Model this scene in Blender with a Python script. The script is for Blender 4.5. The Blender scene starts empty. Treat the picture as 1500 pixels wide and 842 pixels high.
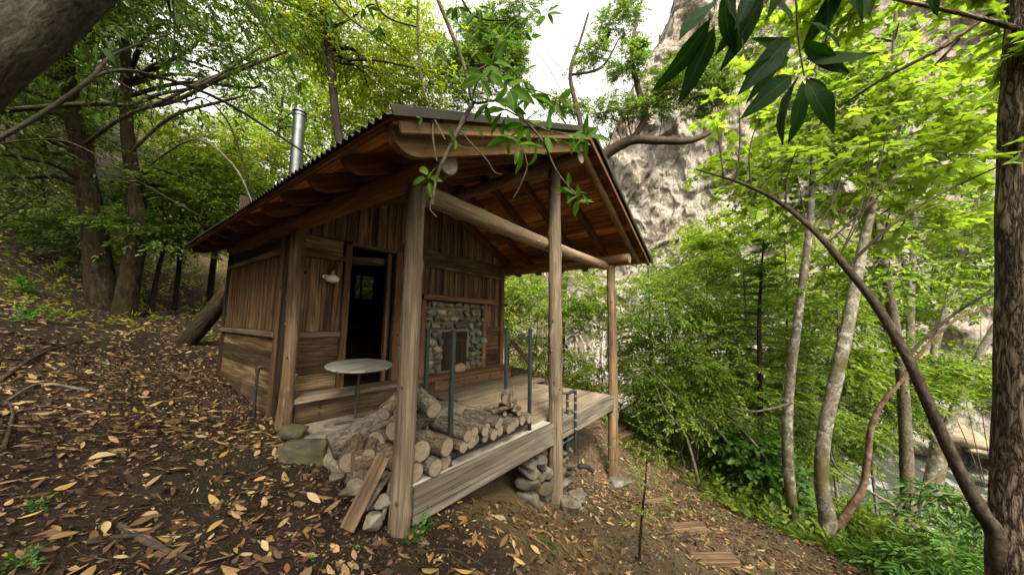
import bpy, math, random
import numpy as np
from mathutils import Vector, Matrix
random.seed(7)
RNG = np.random.default_rng(11)
sc = bpy.context.scene
COL = sc.collection
R = math.radians

# ------------------------------------------------------------------ camera
LENS_PX = 477.1
CAM = np.array([-1.4637, -4.5314, 1.1906])
YAW, PIT, ROL = .92, .1034, .0169
_cy, _sy, _cp, _sp = math.cos(YAW), math.sin(YAW), math.cos(PIT), math.sin(PIT)
FWD = np.array([_sy*_cp, _cy*_cp, _sp])
_rt = np.array([_cy, -_sy, 0.0])
_up = np.cross(_rt, FWD)
CR = _rt*math.cos(ROL) + _up*math.sin(ROL)
CU = -_rt*math.sin(ROL) + _up*math.cos(ROL)
cam_d = bpy.data.cameras.new('camera')
cam_o = bpy.data.objects.new('camera', cam_d)
COL.objects.link(cam_o)
m = Matrix.Identity(4)
for i in range(3):
    m[i][0], m[i][1], m[i][2], m[i][3] = CR[i], CU[i], -FWD[i], CAM[i]
cam_o.matrix_world = m
cam_d.sensor_width = 36
cam_d.lens = 36*LENS_PX/1500
cam_d.clip_start = .02
cam_d.clip_end = 2000
sc.camera = cam_o

def at(u, v, d):
    """measured spot of the place: survey angles u, v and the distance d along the viewing axis"""
    return CAM + d*(CR*(u-750)/LENS_PX + CU*(421-v)/LENS_PX + FWD)

def wpx(w, u, d):
    """real width of something seen w wide at angle u, distance d"""
    return w*d/LENS_PX*math.cos(math.atan((u-750)/LENS_PX))

# ------------------------------------------------------------------ noise
def _h(ix, iy, iz, s):
    n = (ix*374761393 + iy*668265263 + iz*2147483647 + s*974634777) & 0xFFFFFFFF
    n = ((n ^ (n >> 13))*1274126177) & 0xFFFFFFFF
    n = n ^ (n >> 16)
    return (n & 0xFFFF)/65535.0

def vnoise(P, s=0):
    P = np.asarray(P, float)
    I = np.floor(P).astype(np.int64)
    f = P - I
    f = f*f*(3-2*f)
    o = 0
    for dx in (0, 1):
        for dy in (0, 1):
            for dz in (0, 1):
                w = (f[..., 0] if dx else 1-f[..., 0])*(f[..., 1] if dy else 1-f[..., 1])*(f[..., 2] if dz else 1-f[..., 2])
                o = o + w*_h(I[..., 0]+dx, I[..., 1]+dy, I[..., 2]+dz, s)
    return o*2-1

def fbm(P, octv=4, s=0, gain=.5):
    P = np.asarray(P, float)
    a, o, t = 1., 0., 0.
    for k in range(octv):
        o = o + a*vnoise(P*(2.03**k), s+k)
        t += a
        a *= gain
    return o/t

# ------------------------------------------------------------------ object helpers
def tag(o, label=None, cat=None, group=None, kind=None):
    if label: o['label'] = label
    if cat: o['category'] = cat
    if group: o['group'] = group
    if kind: o['kind'] = kind
    return o

def thing(name, label, cat, loc=(0, 0, 0), group=None):
    o = bpy.data.objects.new(name, None)
    COL.objects.link(o)
    o.location = loc
    o.empty_display_size = .1
    return tag(o, label, cat, group)

def mesh_obj(name, me, parent=None, mats=()):
    for mt in mats: me.materials.append(mt)
    o = bpy.data.objects.new(name, me)
    COL.objects.link(o)
    if parent is not None:
        o.parent = parent
        o.location = tuple(-world_loc(parent))          # meshes are built in world coordinates
    return o

def world_loc(o):
    w = np.zeros(3)
    while o is not None:
        w = w + np.array(o.location)
        o = o.parent
    return w

def np_mesh(name, V, polys, mats=(), parent=None, smooth=False, midx=None, uv=None):
    """polys: list of int arrays (n,k)"""
    me = bpy.data.meshes.new(name)
    V = np.asarray(V, np.float32)
    me.vertices.add(len(V))
    me.vertices.foreach_set('co', V.ravel())
    ls = np.concatenate([p.ravel() for p in polys]).astype(np.int32)
    cnt = np.concatenate([np.full(len(p), p.shape[1], np.int32) for p in polys])
    st = np.concatenate([[0], np.cumsum(cnt)[:-1]]).astype(np.int32)
    me.loops.add(len(ls))
    me.loops.foreach_set('vertex_index', ls)
    me.polygons.add(len(cnt))
    me.polygons.foreach_set('loop_start', st)
    me.polygons.foreach_set('loop_total', cnt)
    if smooth: me.polygons.foreach_set('use_smooth', np.ones(len(cnt), bool))
    if midx is not None: me.polygons.foreach_set('material_index', np.asarray(midx, np.int32))
    if uv is not None:
        l = me.uv_layers.new(name='UVMap')
        l.data.foreach_set('uv', np.asarray(uv, np.float32).ravel())
    me.update(calc_edges=True)
    me.validate()
    return mesh_obj(name, me, parent, mats)

def nrm(v):
    v = np.asarray(v, float)
    return v/(np.linalg.norm(v, axis=-1, keepdims=True)+1e-12)

class MB:
    """collects boxes and tubes with grain coordinates (u along the grain) into one mesh"""
    def __init__(s):
        s.V, s.F, s.U, s.M, s.S, s.n = [], [], [], [], [], 0
    def add(s, V, F, U, mi=0, smooth=False):
        for f, u in zip(F, U):
            s.F.append([i+s.n for i in f]); s.U.extend(u); s.M.append(mi); s.S.append(smooth)
        s.V.extend([tuple(v) for v in V]); s.n += len(V)
    def box(s, c, ax, dims, ch=.004, mi=0, jit=0., wob=0.):
        """c centre; ax 3 axes (length, width, thickness); chamfered box"""
        c = np.asarray(c, float); A = [nrm(a) for a in ax]; h = [d/2 for d in dims]
        ch = min(ch, min(h)*.45)
        ou, ov = random.random()*50, random.random()*50
        V, F, U, idx = [], [], [], {}
        jt = {}
        for sx in (-1, 1):
            for sy in (-1, 1):
                for sz in (-1, 1):
                    jt[(sx, sy, sz)] = np.array([random.uniform(-jit, jit) for _ in range(3)])
        for sx in (-1, 1):
            for sy in (-1, 1):
                for sz in (-1, 1):
                    for k in range(3):
                        l = [sx*(h[0]-(ch if k != 0 else 0)), sy*(h[1]-(ch if k != 1 else 0)), sz*(h[2]-(ch if k != 2 else 0))]
                        l = np.array(l)+jt[(sx, sy, sz)]
                        idx[(sx, sy, sz, k)] = len(V)
                        V.append(l)
        S = (-1, 1)
        quads = []
        for k in range(3):
            a, b = [(1, 2), (2, 0), (0, 1)][k]
            for sg in S:
                q = []
                for (p, r) in ((-1, -1), (1, -1), (1, 1), (-1, 1)):
                    t = [0, 0, 0]; t[k] = sg; t[a] = p; t[b] = r
                    q.append(idx[(t[0], t[1], t[2], k)])
                if sg < 0: q.reverse()
                quads.append((q, k))
        for k in range(3):
            a, b = [(1, 2), (2, 0), (0, 1)][k]
            for p in S:
                for r in S:
                    q = []
                    for e, kk in ((-1, a), (1, a), (1, b), (-1, b)):
                        t = [0, 0, 0]; t[k] = e; t[a] = p; t[b] = r
                        q.append(idx[(t[0], t[1], t[2], kk)])
                    if p*r < 0: q.reverse()
                    quads.append((q, -1))
        for key in jt:
            q = [idx[key+(0,)], idx[key+(1,)], idx[key+(2,)]]
            if key[0]*key[1]*key[2] < 0: q.reverse()
            quads.append((q, -1))
        W = [c + l[0]*A[0] + l[1]*A[1] + l[2]*A[2] for l in V]
        for q, k in quads:
            F.append(q)
            if k == 0: U.append([(ou+V[i][1]*.2, ov+V[i][2]) for i in q])
            else: U.append([(ou+V[i][0], ov+V[i][1]+V[i][2]*1.0) for i in q])
        s.add(W, F, U, mi)
        return s
    def board(s, p0, p1, w, t, tn, ch=.004, mi=0, jit=0.):
        """board from p0 to p1, thickness direction tn"""
        p0, p1 = np.asarray(p0, float), np.asarray(p1, float)
        a = p1-p0; L = np.linalg.norm(a); a = a/L
        tn = np.asarray(tn, float); tn = nrm(tn - a*np.dot(tn, a))
        return s.box((p0+p1)/2, (a, np.cross(tn, a), tn), (L, w, t), ch, mi, jit)
    def xyz(s, x0, x1, y0, y1, z0, z1, grain='x', ch=.004, mi=0, jit=0.):
        d = {'x': x1-x0, 'y': y1-y0, 'z': z1-z0}
        e = {'x': (1, 0, 0), 'y': (0, 1, 0), 'z': (0, 0, 1)}
        o = {'x': 'xyz', 'y': 'yzx', 'z': 'zxy'}[grain]
        return s.box(((x0+x1)/2, (y0+y1)/2, (z0+z1)/2), [e[k] for k in o], [d[k] for k in o], ch, mi, jit)
    def tube(s, path, rad, seg=10, rough=.0, fr=3., knots=0, caps=True, cap_mi=None, mi=0, sub=1, flare=0.):
        P = np.asarray(path, float); rr = np.asarray(rad, float)
        if rr.ndim == 0: rr = np.full(len(P), float(rr))
        if sub > 1: P, rr = spline(P, rr, sub)
        n = len(P)
        T = np.zeros_like(P); T[1:-1] = P[2:]-P[:-2]; T[0] = P[1]-P[0]; T[-1] = P[-1]-P[-2]
        T = nrm(T)
        ref = np.array([0, 0, 1.]) if abs(T[0][2]) < .9 else np.array([1., 0, 0])
        N = nrm(np.cross(T[0], ref)); Ns = [N]
        for i in range(1, n):
            N = N - T[i]*np.dot(N, T[i]); N = nrm(N); Ns.append(N)
        Ns = np.array(Ns); Bs = np.cross(T, Ns)
        ln = np.concatenate([[0], np.cumsum(np.linalg.norm(P[1:]-P[:-1], axis=1))])
        ang = np.arange(seg)*2*math.pi/seg
        ca, sa = np.cos(ang), np.sin(ang)
        r = np.repeat(rr[:, None], seg, 1)
        so = random.random()*100
        if rough:
            q = np.stack([np.repeat(ca[None], n, 0)*1.3+so, np.repeat(sa[None], n, 0)*1.3, np.repeat(ln[:, None], seg, 1)*fr], -1)
            r = r*(1+rough*fbm(q, 3, 5))
        for k in range(knots):
            i0 = random.uniform(.05, .95)*ln[-1]; a0 = random.uniform(0, 2*math.pi); kr = random.uniform(.25, .5)*rr.mean()
            da = np.abs((ang-a0+math.pi) % (2*math.pi)-math.pi)[None]*rr.mean()
            dl = np.abs(ln-i0)[:, None]
            r = r + kr*.55*np.exp(-(da**2+dl**2)/(kr*kr*1.1))
        V = P[:, None]+Ns[:, None]*(r*ca)[..., None]+Bs[:, None]*(r*sa)[..., None]
        V = V.reshape(-1, 3)
        F, U = [], []
        rm = rr.mean(); ou, ov = random.random()*40, random.random()*40
        for i in range(n-1):
            for j in range(seg):
                k = (j+1) % seg
                F.append([i*seg+j, i*seg+k, (i+1)*seg+k, (i+1)*seg+j])
                v0, v1 = ov+ang[j]*rm, ov+(ang[j]+2*math.pi/seg)*rm
                U.append([(ou+ln[i], v0), (ou+ln[i], v1), (ou+ln[i+1], v1), (ou+ln[i+1], v0)])
        s.add(V, F, U, mi, True)
        if caps:
            for e in (0, n-1):
                ring = V[e*seg:(e+1)*seg]; c = ring.mean(0)
                dz = nrm(T[e])*(1 if e else -1)
                inner = c+(ring-c)*.9+dz*.004
                VV = np.concatenate([ring, inner, [c+dz*.004]])
                FF, UU = [], []
                px, py = Ns[e], Bs[e]
                uvr = [(np.dot(v-c, px)/rm, np.dot(v-c, py)/rm) for v in VV]
                for j in range(seg):
                    k = (j+1) % seg
                    a = [j, k, seg+k, seg+j] if e else [k, j, seg+j, seg+k]
                    b = [seg+j, seg+k, 2*seg] if e else [seg+k, seg+j, 2*seg]
                    FF += [a, b]; UU += [[uvr[i] for i in a], [uvr[i] for i in b]]
                s.add(VV, FF, UU, mi if cap_mi is None else cap_mi, False)
        return s
    def build(s, name, mats, parent=None):
        me = bpy.data.meshes.new(name)
        me.from_pydata(s.V, [], s.F)
        l = me.uv_layers.new(name='UVMap')
        l.data.foreach_set('uv', np.asarray(s.U, np.float32).ravel())
        me.polygons.foreach_set('material_index', np.asarray(s.M, np.int32))
        me.polygons.foreach_set('use_smooth', np.asarray(s.S, bool))
        me.update()
        if not isinstance(mats, (list, tuple)): mats = [mats]
        return mesh_obj(name, me, parent, mats)

def spline(P, r, sub):
    n = len(P); Q, q = [], []
    for i in range(n-1):
        p0, p1, p2, p3 = P[max(i-1, 0)], P[i], P[i+1], P[min(i+2, n-1)]
        for k in range(sub):
            t = k/sub
            Q.append(.5*((2*p1)+(-p0+p2)*t+(2*p0-5*p1+4*p2-p3)*t*t+(-p0+3*p1-3*p2+p3)*t**3))
            q.append(r[i]*(1-t)+r[i+1]*t)
    Q.append(P[-1]); q.append(r[-1])
    return np.array(Q), np.array(q)

# ------------------------------------------------------------------ materials
def new_mat(name):
    mt = bpy.data.materials.new(name); mt.use_nodes = True
    nt = mt.node_tree
    for n in list(nt.nodes):
        if n.type != 'OUTPUT_MATERIAL': nt.nodes.remove(n)
    out = [n for n in nt.nodes if n.type == 'OUTPUT_MATERIAL'][0]
    return mt, nt, out
def N(nt, t, **kw):
    n = nt.nodes.new(t)
    for k, v in kw.items():
        if k in ('blend_type', 'data_type', 'operation', 'noise_dimensions', 'feature', 'distance', 'wave_type', 'bands_direction', 'rings_direction'): setattr(n, k, v)
        else: n.inputs[k].default_value = v
    return n
def ramp(nt, fac, stops, interp='LINEAR'):
    r = nt.nodes.new('ShaderNodeValToRGB'); e = r.color_ramp.elements
    r.color_ramp.interpolation = interp
    while len(e) < len(stops): e.new(.5)
    for x, (p, c) in zip(e, stops):
        x.position = p; x.color = (c[0], c[1], c[2], 1)
    nt.links.new(fac, r.inputs[0])
    return r.outputs[0]
def mix(nt, f, a, b, bt='MIX'):
    n = nt.nodes.new('ShaderNodeMix'); n.data_type = 'RGBA'; n.blend_type = bt
    for s, v in ((n.inputs[0], f), (n.inputs[6], a), (n.inputs[7], b)):
        if hasattr(v, 'links') or isinstance(v, bpy.types.NodeSocket): nt.links.new(v, s)
        elif isinstance(v, (int, float)): s.default_value = v
        else: s.default_value = (v[0], v[1], v[2], 1)
    return n.outputs[2]
def mapping(nt, src, scale):
    mp = nt.nodes.new('ShaderNodeMapping'); mp.inputs['Scale'].default_value = scale
    nt.links.new(src, mp.inputs[0]); return mp.outputs[0]
def noise(nt, vec, sc_, detail=4, rough=.55, dist=0.):
    n = N(nt, 'ShaderNodeTexNoise', Scale=sc_, Detail=detail, Roughness=rough, Distortion=dist)
    nt.links.new(vec, n.inputs['Vector']); return n.outputs[0]
def bump(nt, h, strength, dist):
    b = N(nt, 'ShaderNodeBump', Strength=strength, Distance=dist)
    nt.links.new(h, b.inputs['Height']); return b.outputs[0]
def math_n(nt, op, a, b):
    n = nt.nodes.new('ShaderNodeMath'); n.operation = op
    for s, v in zip(n.inputs, (a, b)):
        if isinstance(v, (int, float)): s.default_value = v
        else: nt.links.new(v, s)
    return n.outputs[0]
def principled(nt, out, col, rough=.8, normal=None, spec=.25, metal=0.):
    p = nt.nodes.new('ShaderNodeBsdfPrincipled')
    if isinstance(col, bpy.types.NodeSocket): nt.links.new(col, p.inputs['Base Color'])
    else: p.inputs['Base Color'].default_value = (*col, 1)
    if isinstance(rough, bpy.types.NodeSocket): nt.links.new(rough, p.inputs['Roughness'])
    else: p.inputs['Roughness'].default_value = rough
    p.inputs['Specular IOR Level'].default_value = spec
    p.inputs['Metallic'].default_value = metal
    if normal is not None: nt.links.new(normal, p.inputs['Normal'])
    nt.links.new(p.outputs[0], out.inputs[0])
    return p
def uvn(nt): return nt.nodes.new('ShaderNodeTexCoord').outputs['UV']
def objn(nt): return nt.nodes.new('ShaderNodeTexCoord').outputs['Object']
def geo(nt): return nt.nodes.new('ShaderNodeNewGeometry')

def wood(name, dark, mid, light, su=1.2, sv=38, vary=.35, rough=.78, b=.35, knots=True, stain=None, stain_amt=.5, crack=.75):
    mt, nt, out = new_mat(name)
    uv = uvn(nt)
    g1 = noise(nt, mapping(nt, uv, (su, sv, 1)), 1., 7, .68, 1.2)
    g2 = noise(nt, mapping(nt, uv, (su*.5, sv*.22, 1)), 1., 4, .55, 2.4)
    g3 = noise(nt, mapping(nt, uv, (su*3., sv*3.4, 1)), 1., 3, .6, .3)
    gg = mix(nt, .45, mix(nt, .35, g1, g3), g2)
    c = ramp(nt, gg, [(.36, dark), (.49, mid), (.63, light)])
    isl = geo(nt).outputs['Random Per Island']
    v = ramp(nt, isl, [(0, (1-vary,)*3), (1, (1+vary*.7,)*3)])
    c = mix(nt, 1., c, v, 'MULTIPLY')
    st = noise(nt, mapping(nt, uv, (1.3, 6, 1)), 1., 6, .65, .6)
    sf = ramp(nt, st, [(.46, (0, 0, 0)), (.64, (1, 1, 1))])
    c = mix(nt, math_n(nt, 'MULTIPLY', sf, stain_amt), c, stain or tuple(x*.45 for x in dark))
    # drying cracks along the grain
    k1 = noise(nt, mapping(nt, uv, (su*.8, sv*1.7, 1)), 1., 3, .5, .5)
    kf = ramp(nt, k1, [(.60, (0,)*3), (.655, (1,)*3)])
    c = mix(nt, math_n(nt, 'MULTIPLY', kf, crack), c, tuple(x*.35 for x in dark))
    if knots:
        vo = N(nt, 'ShaderNodeTexVoronoi', Scale=1.)
        nt.links.new(mapping(nt, uv, (4.2, 6.5, 1)), vo.inputs['Vector'])
        kn = ramp(nt, vo.outputs['Distance'], [(.07, (.9,)*3), (.13, (0, 0, 0))])
        sp_ = nt.nodes.new('ShaderNodeSeparateColor'); nt.links.new(vo.outputs['Color'], sp_.inputs[0])
        gate = math_n(nt, 'GREATER_THAN', sp_.outputs[0], .68)
        c = mix(nt, math_n(nt, 'MULTIPLY', kn, gate), c, tuple(x*.35 for x in dark))
    h = mix(nt, .6, g1, math_n(nt, 'SUBTRACT', 1., kf))
    principled(nt, out, c, rough, bump(nt, h, b, .008), .2)
    return mt

def log_end(name, a, b_, c_):
    mt, nt, out = new_mat(name)
    uv = uvn(nt)
    w = N(nt, 'ShaderNodeTexWave', wave_type='RINGS', rings_direction='Z', Scale=2.6, Distortion=2.2, Detail=2)
    nt.links.new(uv, w.inputs['Vector'])
    n1 = noise(nt, uv, 2.3, 5, .6)
    f = mix(nt, .6, w.outputs[1], n1)
    isl = geo(nt).outputs['Random Per Island']
    c = ramp(nt, f, [(.25, a), (.5, b_), (.8, c_)])
    c = mix(nt, 1., c, ramp(nt, isl, [(0, (.6,)*3), (1, (1.15,)*3)]), 'MULTIPLY')
    # drying cracks that run out from the heart
    sx = nt.nodes.new('ShaderNodeSeparateXYZ'); nt.links.new(uv, sx.inputs[0])
    an = math_n(nt, 'ARCTAN2', sx.outputs[0], sx.outputs[1])
    cv = nt.nodes.new('ShaderNodeCombineXYZ'); nt.links.new(math_n(nt, 'MULTIPLY', an, 2.2), cv.inputs[0]); nt.links.new(isl, cv.inputs[1])
    cr = noise(nt, cv.outputs[0], 2.4, 2)
    cf = ramp(nt, cr, [(.22, (1,)*3), (.26, (0,)*3)])
    c = mix(nt, math_n(nt, 'MULTIPLY', cf, .7), c, tuple(x*.3 for x in a))
    # bark rim
    ln_ = nt.nodes.new('ShaderNodeVectorMath'); ln_.operation = 'LENGTH'; nt.links.new(uv, ln_.inputs[0])
    c = mix(nt, ramp(nt, ln_.outputs['Value'], [(.84, (0,)*3), (.93, (.85,)*3)]), c, tuple(x*.35 for x in a))
    principled(nt, out, c, .85, bump(nt, f, .5, .004), .15)
    return mt

def bark(name, dark, mid, light, su=6, sv=26, moss=None, moss_amt=.0, plates=False, b=.9, bd=.012, lichen=None):
    mt, nt, out = new_mat(name)
    uv = uvn(nt)
    n1 = noise(nt, mapping(nt, uv, (su, sv, 1)), 1., 6, .6, .8)
    h = n1
    fine = noise(nt, mapping(nt, uv, (su*3.5, sv*3, 1)), 1., 4, .65)
    if plates:
        fn = noise(nt, mapping(nt, uv, (su, sv, 1)), 1., 5, .6, .35)
        rid = math_n(nt, 'ABSOLUTE', math_n(nt, 'SUBTRACT', fn, .5), 0.)
        pf = ramp(nt, rid, [(.0, (0,)*3), (.028, (.35,)*3), (.10, (.8,)*3), (.2, (1,)*3)])
        h = mix(nt, .38, pf, fine)
    else:
        h = mix(nt, .35, n1, fine)
    c = ramp(nt, h, ([(.2, dark), (.5, mid), (.8, light)] if plates else [(.36, dark), (.5, mid), (.63, light)]))
    big = noise(nt, objn(nt), 3., 4, .6)
    c = mix(nt, 1., c, ramp(nt, big, [(.3, (.65,)*3), (.7, (1.2,)*3)]), 'MULTIPLY')
    if lichen:
        ln = noise(nt, objn(nt), 9., 5, .65)
        c = mix(nt, ramp(nt, ln, [(.54, (0,)*3), (.62, (.8,)*3)]), c, lichen)
    if moss:
        mn = noise(nt, objn(nt), 2.2, 5, .65)
        lo = .62-moss_amt*.3
        c = mix(nt, ramp(nt, mn, [(lo, (0,)*3), (lo+.14, (.9,)*3)]), c, moss)
    principled(nt, out, c, .9, bump(nt, h, b, bd), .12)
    return mt

def leaf_mat(name, cols, trans=.45, rough=.5, spec=.3, veins=False, tint=(1.0, 1.25, .55)):
    """cols: list of stops picked per leaf"""
    mt, nt, out = new_mat(name)
    isl = geo(nt).outputs['Random Per Island']
    n = len(cols)
    c = ramp(nt, isl, [(i/(n-1), col) for i, col in enumerate(cols)])
    p = principled(nt, out, c, rough, None, spec)
    t = nt.nodes.new('ShaderNodeBsdfTranslucent')
    tc = mix(nt, 1., c, tint, 'MULTIPLY')
    nt.links.new(tc, t.inputs[0])
    ms = nt.nodes.new('ShaderNodeMixShader'); ms.inputs[0].default_value = trans
    nt.links.new(p.outputs[0], ms.inputs[1]); nt.links.new(t.outputs[0], ms.inputs[2])
    nt.links.new(ms.outputs[0], out.inputs[0])
    return mt

def plain(name, col, rough=.6, metal=0., spec=.3, var=.25, ns=12, b=.1):
    mt, nt, out = new_mat(name)
    n1 = noise(nt, objn(nt), ns, 5, .6)
    c = mix(nt, 1., (*col,), ramp(nt, n1, [(.3, (1-var,)*3), (.7, (1+var,)*3)]), 'MULTIPLY')
    principled(nt, out, c, rough, bump(nt, n1, b, .004), spec, metal)
    return mt

def stone(name, cols, ns=9, moss=None):
    mt, nt, out = new_mat(name)
    o = objn(nt)
    isl = geo(nt).outputs['Random Per Island']
    n1 = noise(nt, o, ns, 8, .65)
    c = ramp(nt, isl, [(i/(len(cols)-1), q) for i, q in enumerate(cols)])
    c = mix(nt, 1., c, ramp(nt, n1, [(.3, (.45,)*3), (.5, (.95,)*3), (.72, (1.5,)*3)]), 'MULTIPLY')
    if moss:
        mn = noise(nt, o, 4., 5, .6)
        c = mix(nt, ramp(nt, mn, [(.5, (0,)*3), (.62, (.85,)*3)]), c, moss)
    principled(nt, out, c, .88, bump(nt, n1, .7, .02), .2)
    return mt

M = {}
M['wall'] = wood('weathered_wall_wood', (.030, .018, .009), (.115, .072, .036), (.31, .21, .115), vary=.62, sv=44)
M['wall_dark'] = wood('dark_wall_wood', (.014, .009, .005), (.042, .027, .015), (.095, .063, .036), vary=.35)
M['plank_low'] = wood('low_plank_wood', (.026, .016, .009), (.082, .053, .029), (.20, .135, .08), vary=.4, sv=26)
M['trim'] = wood('trim_wood', (.065, .036, .018), (.15, .085, .042), (.26, .155, .082), vary=.25, sv=50, crack=.6)
M['trim_grey'] = wood('grey_trim_wood', (.07, .048, .031), (.16, .115, .075), (.27, .20, .135), vary=.25)
M['beam'] = wood('beam_log_wood', (.085, .045, .02), (.175, .095, .044), (.28, .165, .082), su=1., sv=44, vary=.2, crack=.5)
M['post'] = wood('peeled_post_wood', (.058, .040, .025), (.13, .098, .066), (.225, .178, .126), su=1.5, sv=64, vary=.1, stain=(.042, .029, .018), stain_amt=.55, b=.7, crack=.75)
M['post_brown'] = wood('brown_post_wood', (.05, .031, .017), (.125, .08, .044), (.225, .152, .09), su=1.4, sv=55, vary=.15, b=.7, crack=.7)
M['pale_log'] = wood('pale_log_wood', (.11, .073, .04), (.21, .15, .09), (.31, .235, .15), su=1.1, sv=50, vary=.1, stain=(.07, .046, .024), stain_amt=.55, crack=.5)
M['rafter'] = wood('rafter_wood', (.06, .026, .011), (.135, .062, .026), (.24, .125, .055), vary=.25)
M['rafter_pale'] = wood('pale_rafter_wood', (.12, .067, .028), (.23, .14, .064), (.36, .235, .115), vary=.2, sv=20)
M['sheath'] = wood('red_roof_board', (.14, .045, .013), (.42, .16, .05), (.60, .28, .11), vary=.55, sv=34)
M['deck'] = wood('deck_wood', (.095, .07, .047), (.195, .15, .103), (.30, .24, .17), vary=.25, sv=50, crack=.6)
M['deck_pale'] = wood('bleached_edge_board', (.27, .235, .185), (.38, .34, .28), (.50, .46, .39), vary=.1, sv=50, stain_amt=.3, crack=.5)
M['rim'] = wood('rim_beam_wood', (.045, .036, .027), (.125, .104, .078), (.27, .235, .185), su=.5, sv=18, vary=.1, stain_amt=.4, crack=.7)
M['step_red'] = wood('red_step_wood', (.075, .04, .02), (.165, .088, .045), (.27, .16, .09), vary=.25, sv=40, crack=.6)
M['step'] = wood('step_wood', (.10, .075, .048), (.21, .165, .11), (.33, .27, .19), vary=.2, sv=40, crack=.6)
M['log_end'] = log_end('log_end_grain', (.085, .062, .042), (.185, .145, .102), (.30, .245, .178))
M['end_dark'] = log_end('dark_log_end', (.06, .04, .024), (.15, .105, .065), (.26, .195, .125))
M['fire_bark'] = bark('firewood_bark', (.025, .02, .015), (.10, .084, .064), (.215, .188, .15), su=16, sv=52, b=1., bd=.015)
M['fire_bark_brown'] = bark('brown_firewood_bark', (.025, .017, .011), (.09, .064, .042), (.19, .145, .10), su=13, sv=44, b=1., bd=.014)
M['pine_bark'] = bark('fissured_bark', (.014, .010, .007), (.09, .065, .045), (.22, .168, .118), su=4.5, sv=20, plates=True, b=1., bd=.03)
M['grey_bark'] = bark('smooth_grey_bark', (.014, .012, .008), (.042, .036, .026), (.085, .075, .055), su=10, sv=26, moss=(.03, .038, .012), moss_amt=.3, b=1., bd=.012)
M['alder_bark'] = bark('pale_alder_bark', (.055, .047, .036), (.13, .116, .09), (.24, .22, .178), su=16, sv=18, moss=(.065, .055, .016), moss_amt=.45, b=.7, bd=.01, lichen=(.33, .315, .265))
M['moss_bark'] = bark('mossy_dark_bark', (.007, .005, .0035), (.026, .018, .011), (.062, .043, .026), su=6, sv=22, moss=(.026, .022, .006), moss_amt=.4, b=1., bd=.03)
M['dark_bark'] = bark('dark_wet_bark', (.006, .005, .004), (.016, .012, .009), (.035, .026, .019), su=7, sv=24, b=.8)
M['madrone'] = bark('red_peeling_bark', (.05, .028, .018), (.13, .078, .05), (.22, .165, .12), su=9, sv=10, b=.7, bd=.008)
M['branch'] = bark('branch_bark', (.035, .028, .02), (.095, .078, .056), (.18, .155, .118), su=14, sv=30, b=.4, bd=.004)
M['branch_dark'] = bark('dark_branch_bark', (.016, .012, .008), (.045, .034, .024), (.09, .07, .05), su=14, sv=30, b=.4, bd=.004)
M['steel'] = plain('galvanised_steel', (.10, .11, .105), .5, 1., .5, .35, 6, .03)
M['black_steel'] = plain('black_painted_steel', (.018, .022, .026), .45, 0., .4, .2, 20, .05)
M['iron'] = plain('dark_iron', (.06, .055, .05), .5, .6, .4, .3, 25, .15)
M['brass'] = plain('aged_brass', (.22, .15, .06), .4, .8, .4, .25, 20, .05)
M['enamel'] = plain('white_enamel', (.72, .70, .64), .25, 0., .5, .08, 10, .02)
M['roof'] = plain('rusty_dark_roof_metal', (.045, .040, .034), .55, .5, .4, .45, 3, .1)
M['black'] = plain('soot_black', (.006, .005, .004), .9, 0., .1, .2, 5, .05)
M['doorpanel'] = wood('fire_screen_panel', (.016, .011, .008), (.036, .025, .017), (.065, .046, .032), vary=.1, knots=False)
M['foot'] = plain('black_plastic', (.015, .015, .015), .6, 0., .3, .1, 10, .02)
M['tape'] = plain('frayed_pale_wrap', (.16, .155, .135), .9, 0., .1, .4, 40, .3)
M['fireplace'] = stone('fireplace_stone', [(.07, .08, .065), (.15, .165, .125), (.28, .24, .16), (.12, .14, .11), (.36, .305, .205), (.09, .105, .09), (.21, .21, .16)], 11)
M['mortar'] = plain('mortar', (.20, .175, .13), .95, 0., .1, .35, 30, .6)
M['rock'] = stone('grey_field_stone', [(.055, .048, .036), (.11, .098, .074), (.085, .076, .058), (.16, .142, .108)], 9, moss=(.07, .055, .03))
M['rock_moss'] = stone('mossy_field_stone', [(.05, .043, .03), (.09, .078, .055), (.07, .06, .043)], 9, moss=(.05, .05, .014))
M['flag'] = stone('flagstone', [(.09, .085, .062), (.16, .142, .10), (.12, .11, .082), (.20, .175, .125)], 8)
M['litter'] = leaf_mat('fallen_leaf', [(.03, .017, .009), (.075, .042, .02), (.17, .10, .045), (.05, .027, .013), (.26, .165, .07), (.17, .09, .035), (.36, .26, .13), (.33, .205, .05), (.11, .058, .025), (.28, .19, .10), (.20, .075, .027), (.40, .30, .17), (.09, .05, .024), (.22, .145, .075), (.06, .033, .016), (.30, .225, .125)], .15, .6, .3, tint=(1., .9, .6))
M['litter_dark'] = leaf_mat('old_fallen_leaf', [(.02, .011, .006), (.045, .024, .012), (.08, .042, .02), (.03, .017, .009), (.12, .068, .032), (.055, .028, .012)], .1, .7, .25, tint=(1., .9, .6))
M['litter_big'] = leaf_mat('large_fallen_leaf', [(.36, .25, .10), (.42, .28, .055), (.30, .17, .06), (.46, .35, .18), (.38, .20, .045), (.24, .13, .05), (.44, .34, .20)], .15, .6, .3, tint=(1., .9, .6))
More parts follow.
